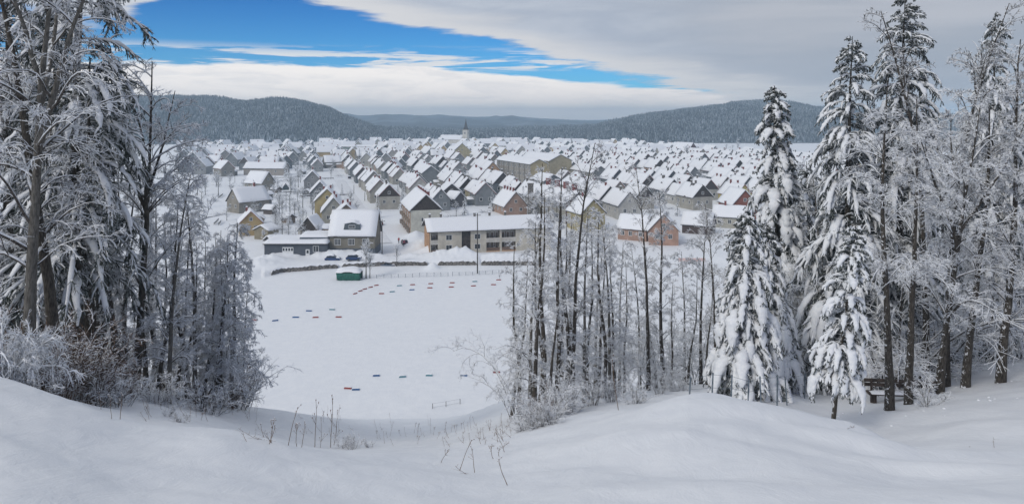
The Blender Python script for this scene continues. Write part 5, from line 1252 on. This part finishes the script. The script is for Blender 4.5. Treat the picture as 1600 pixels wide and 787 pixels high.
for i in range(600):
    if n >= 60: break
    px = rnd.uniform(395, 500); row = rnd.uniform(262, 388); x, y = town_at(px, row)
    if not free(x, y, .5) or any((x - c[1]) ** 2 + (y - c[0]) ** 2 < 6 ** 2 for c in cand): continue
    n += 1; k = rnd.random()
    if k < .12: special(px, row, rnd.uniform(-40, 80), 3.0, 3.8, 1.9, 1.0, rnd.choice(((.15, .12, .10), (.22, .17, .13), (.20, .20, .20))), 'tiny garden shed with snowy roof among the left gardens', name='shed', cat='shed', group='garden sheds', chims=(), wins=None)
    elif k < .24: town_plant('garden_spruce', 'conifer', px, row, rnd.uniform(3, 7), 'small snowy conifer growing in the left gardens', 'tree', GTR)
    elif k < .6: town_plant(rnd.choice(('garden_tree', 'garden_tree2')), 'garden_tree', px, row, rnd.uniform(3.5, 7), 'small frosted bare tree growing in the left gardens', 'tree', GTR, 1.2)
    else: town_plant('hedge', 'garden_shrub', px, row, rnd.uniform(1.0, 2.2), 'low frosted shrub in the left gardens', 'shrub', 'garden shrubs', 1.7)
# board fences of the gardens: each a low thing of its own
for k in range(46):
    px = rnd.uniform(330, 560) if k < 22 else rnd.uniform(640, 1150); row = rnd.uniform(262, 350) if k < 22 else rnd.uniform(262, 335); x, y = town_at(px, row)
    if not free(x, y, 3) or any((x - c[1]) ** 2 + (y - c[0]) ** 2 < 9 ** 2 for c in cand): continue
    L_ = rnd.uniform(6, 15); o = empty('garden_fence', (x, y, gz(x, y)), TH + (PI / 2 if rnd.random() < .6 else 0) + rnd.uniform(-.06, .06)); tag(o, 'low dark board fence topped with snow between the village gardens', 'fence', 'garden fences')
    m = int(L_ / 1.5)
    for j in range(m): MB().box(-.04, -L_ / 2 + j * 1.5, -.3, .04, -L_ / 2 + j * 1.5 + .08, .95).build('post', M['pole'], o)
    for z0 in (.35, .62): MB().box(-.05, -L_ / 2, z0, -.041, L_ / 2, z0 + .2).build('board', M['roof_board'], o)
    MB().box(-.09, -L_ / 2, .96, .09, L_ / 2, 1.1).build('snow_cap', M['snow'], o)

# dry stems in the foreground snow
def stalk_mesh(seed, H=1.0, br=3, lean=.25, heads=True):
    g = np.random.default_rng(seed); tb = TB()
    P = march(np.array([[0, 0, -.15]]), np.array([[g.normal(0, lean), g.normal(0, lean), 1]]), np.array([H + .15]), 7, g.uniform(-.1, .5), .06, g)
    tb.tubes(P, taper(1, 7, np.array([.0075]), np.array([.0035])), 4, g, lambda nz, u, r: np.zeros(len(nz), int))
    if br:
        p, d, L, _, _ = kids(P, np.array([H]), br, g, .3, .98, .3, .7, .35, 0, .2)
        Q = march(p, d, L, 4, .1, .1, g); tb.tubes(Q, taper(br, 4, np.full(br, .004), np.full(br, .0025)), 3, g, lambda nz, u, r: np.zeros(len(nz), int))
        if heads:
            e = np.concatenate([Q[:, -1], P[:, -1]]); R_ = np.stack([e, e + [0, 0, .03], e + [0, 0, .05]], 1)
            tb.tubes(R_, np.tile([.006, .013, .004], (len(e), 1)), 5, g, lambda nz, u, r: np.where(nz > .1, 1, 0))
    return tb.obj_mesh('stem', [M['dry'], M['tree_snow']], False)
STK = [stalk_mesh(50 + i, 1.0, (3, 5, 2, 6)[i], (.15, .35, .2, .45)[i]) for i in range(4)]
def stalk(px, row, h, label, group, tilt=0.0, D=None, k=None):
    if D: x, y = (px - 800) / F * D, D
    else: x, y = ray(px, row)
    s = h / F * y; o = empty('dry_stalk', (x, y, gz(x, y)), rnd.uniform(0, 6.28), (max(s, .75), max(s, .75), s)); tag(o, label, 'plant', group)
    o.rotation_euler = (0, tilt, rnd.uniform(-.3, .3)); new_obj('stem', STK[rnd.randrange(4) if k is None else k], o)
for px, row, h, t in ((452, 696, 58, .40), (465, 697, 50, .15), (471, 698, 40, .12), (491, 698, 72, .03), (502, 699, 50, .25), (516, 699, 80, .03), (524, 695, 58, .35), (424, 690, 48, .05), (420, 693, 30, .3)):
    stalk(px, row, h, 'tall bare brown stalk standing on the crest of the near snow', 'tall stalks on the near crest', t)
for px, row, h, t in ((688, 722, 32, .2), (720, 735, 50, .55), (741, 738, 40, -.15), (733, 740, 16, 0), (771, 716, 32, -.2), (795, 758, 42, -.05), (822, 775, 16, .6), (1322, 668, 12, 0), (1552, 700, 16, 0), (1500, 698, 10, .5), (790, 705, 36, .0), (780, 712, 24, .0), (176, 655, 34, .1), (187, 655, 40, .05), (160, 640, 30, .3), (968, 640, 76, .0), (1378, 640, 20, .0)):
    stalk(px, row, h, 'single dry stalk poking out of smooth snow', 'single stalks in the snow', t)
for i in range(120):
    a = rnd.random()
    if a < .55: px, row, h = rnd.uniform(590, 800), rnd.uniform(664, 698), rnd.uniform(8, 24)
    elif a < .8: px, row, h = rnd.uniform(385, 560), rnd.uniform(650, 692), rnd.uniform(8, 22)
    else: px, row, h = rnd.uniform(230, 400), rnd.uniform(632, 660), rnd.uniform(10, 28)
    stalk(px, row, h, 'short dry weed stem among many on the snowy slope', 'weed stems on the slope', rnd.uniform(-.25, .25))
for px, row, top, key in ((535, 700, 676, 'scrub'), (555, 700, 672, 'scrub'), (578, 699, 682, 'scrub'), (548, 702, 684, 'scrub'), (285, 660, 634, 'scrub'), (262, 650, 628, 'scrub'), (840, 668, 622, 'scrub'), (862, 662, 612, 'thicket'), (818, 672, 636, 'scrub')):
    place(key, 'dry_tuft', px, row, top, 'low brown tuft of dry twigs on the near snow crest', 'shrub', 'dry tufts on the crest')

# clumps of snow dropped from the branches
def clumps():
    g = np.random.default_rng(77); V = []; Q = []; n = 0
    while n < 70:
        px = g.uniform(1080, 1600) if g.random() < .75 else g.uniform(120, 420); D = g.uniform(19, 34); x, y = (px - 800) / F * D, D; z = gz(x, y); r = g.uniform(.02, .06) * (1.5 if g.random() < .1 else 1)
        o = len(V)
        for (hh, rr) in ((-.4, 1.0), (.25, .95), (.7, .5)):
            for k in range(6): a = k * PI / 3 + g.uniform(-.3, .3); q = r * rr * g.uniform(.7, 1.3); V.append((x + math.cos(a) * q, y + math.sin(a) * q, z + hh * r))
        for l in range(2):
            for k in range(6): Q.append((o + l * 6 + k, o + l * 6 + (k + 1) % 6, o + l * 6 + 6 + (k + 1) % 6, o + l * 6 + 6 + k))
        Q.append((o + 12, o + 13, o + 14, o + 15)); Q.append((o + 12, o + 15, o + 16, o + 17)); n += 1
    tag(new_obj('snow_clumps', mesh_np('snow_clumps', V, [(np.array(Q), 0)], [M['ground_snow']], True)), 'small snow lumps fallen from the branches under the trees', None, None, 'stuff')
clumps()

# ------------------------------------------------------------------ haze
hz = MB().box(-6050, -6050, -43, 6050, 6050, 56)
m = bpy.data.materials.new('haze'); m.use_nodes = True; t = m.node_tree; t.nodes.clear()
v = t.nodes.new('ShaderNodeVolumePrincipled'); v.inputs['Color'].default_value = (.66, .85, 1.0, 1); v.inputs['Density'].default_value = .00029; v.inputs['Anisotropy'].default_value = .2
ou = t.nodes.new('ShaderNodeOutputMaterial'); t.links.new(v.outputs[0], ou.inputs['Volume'])
h_ = hz.build('haze', m); h_['kind'] = 'stuff'; h_['label'] = 'thin pale winter haze over the valley'
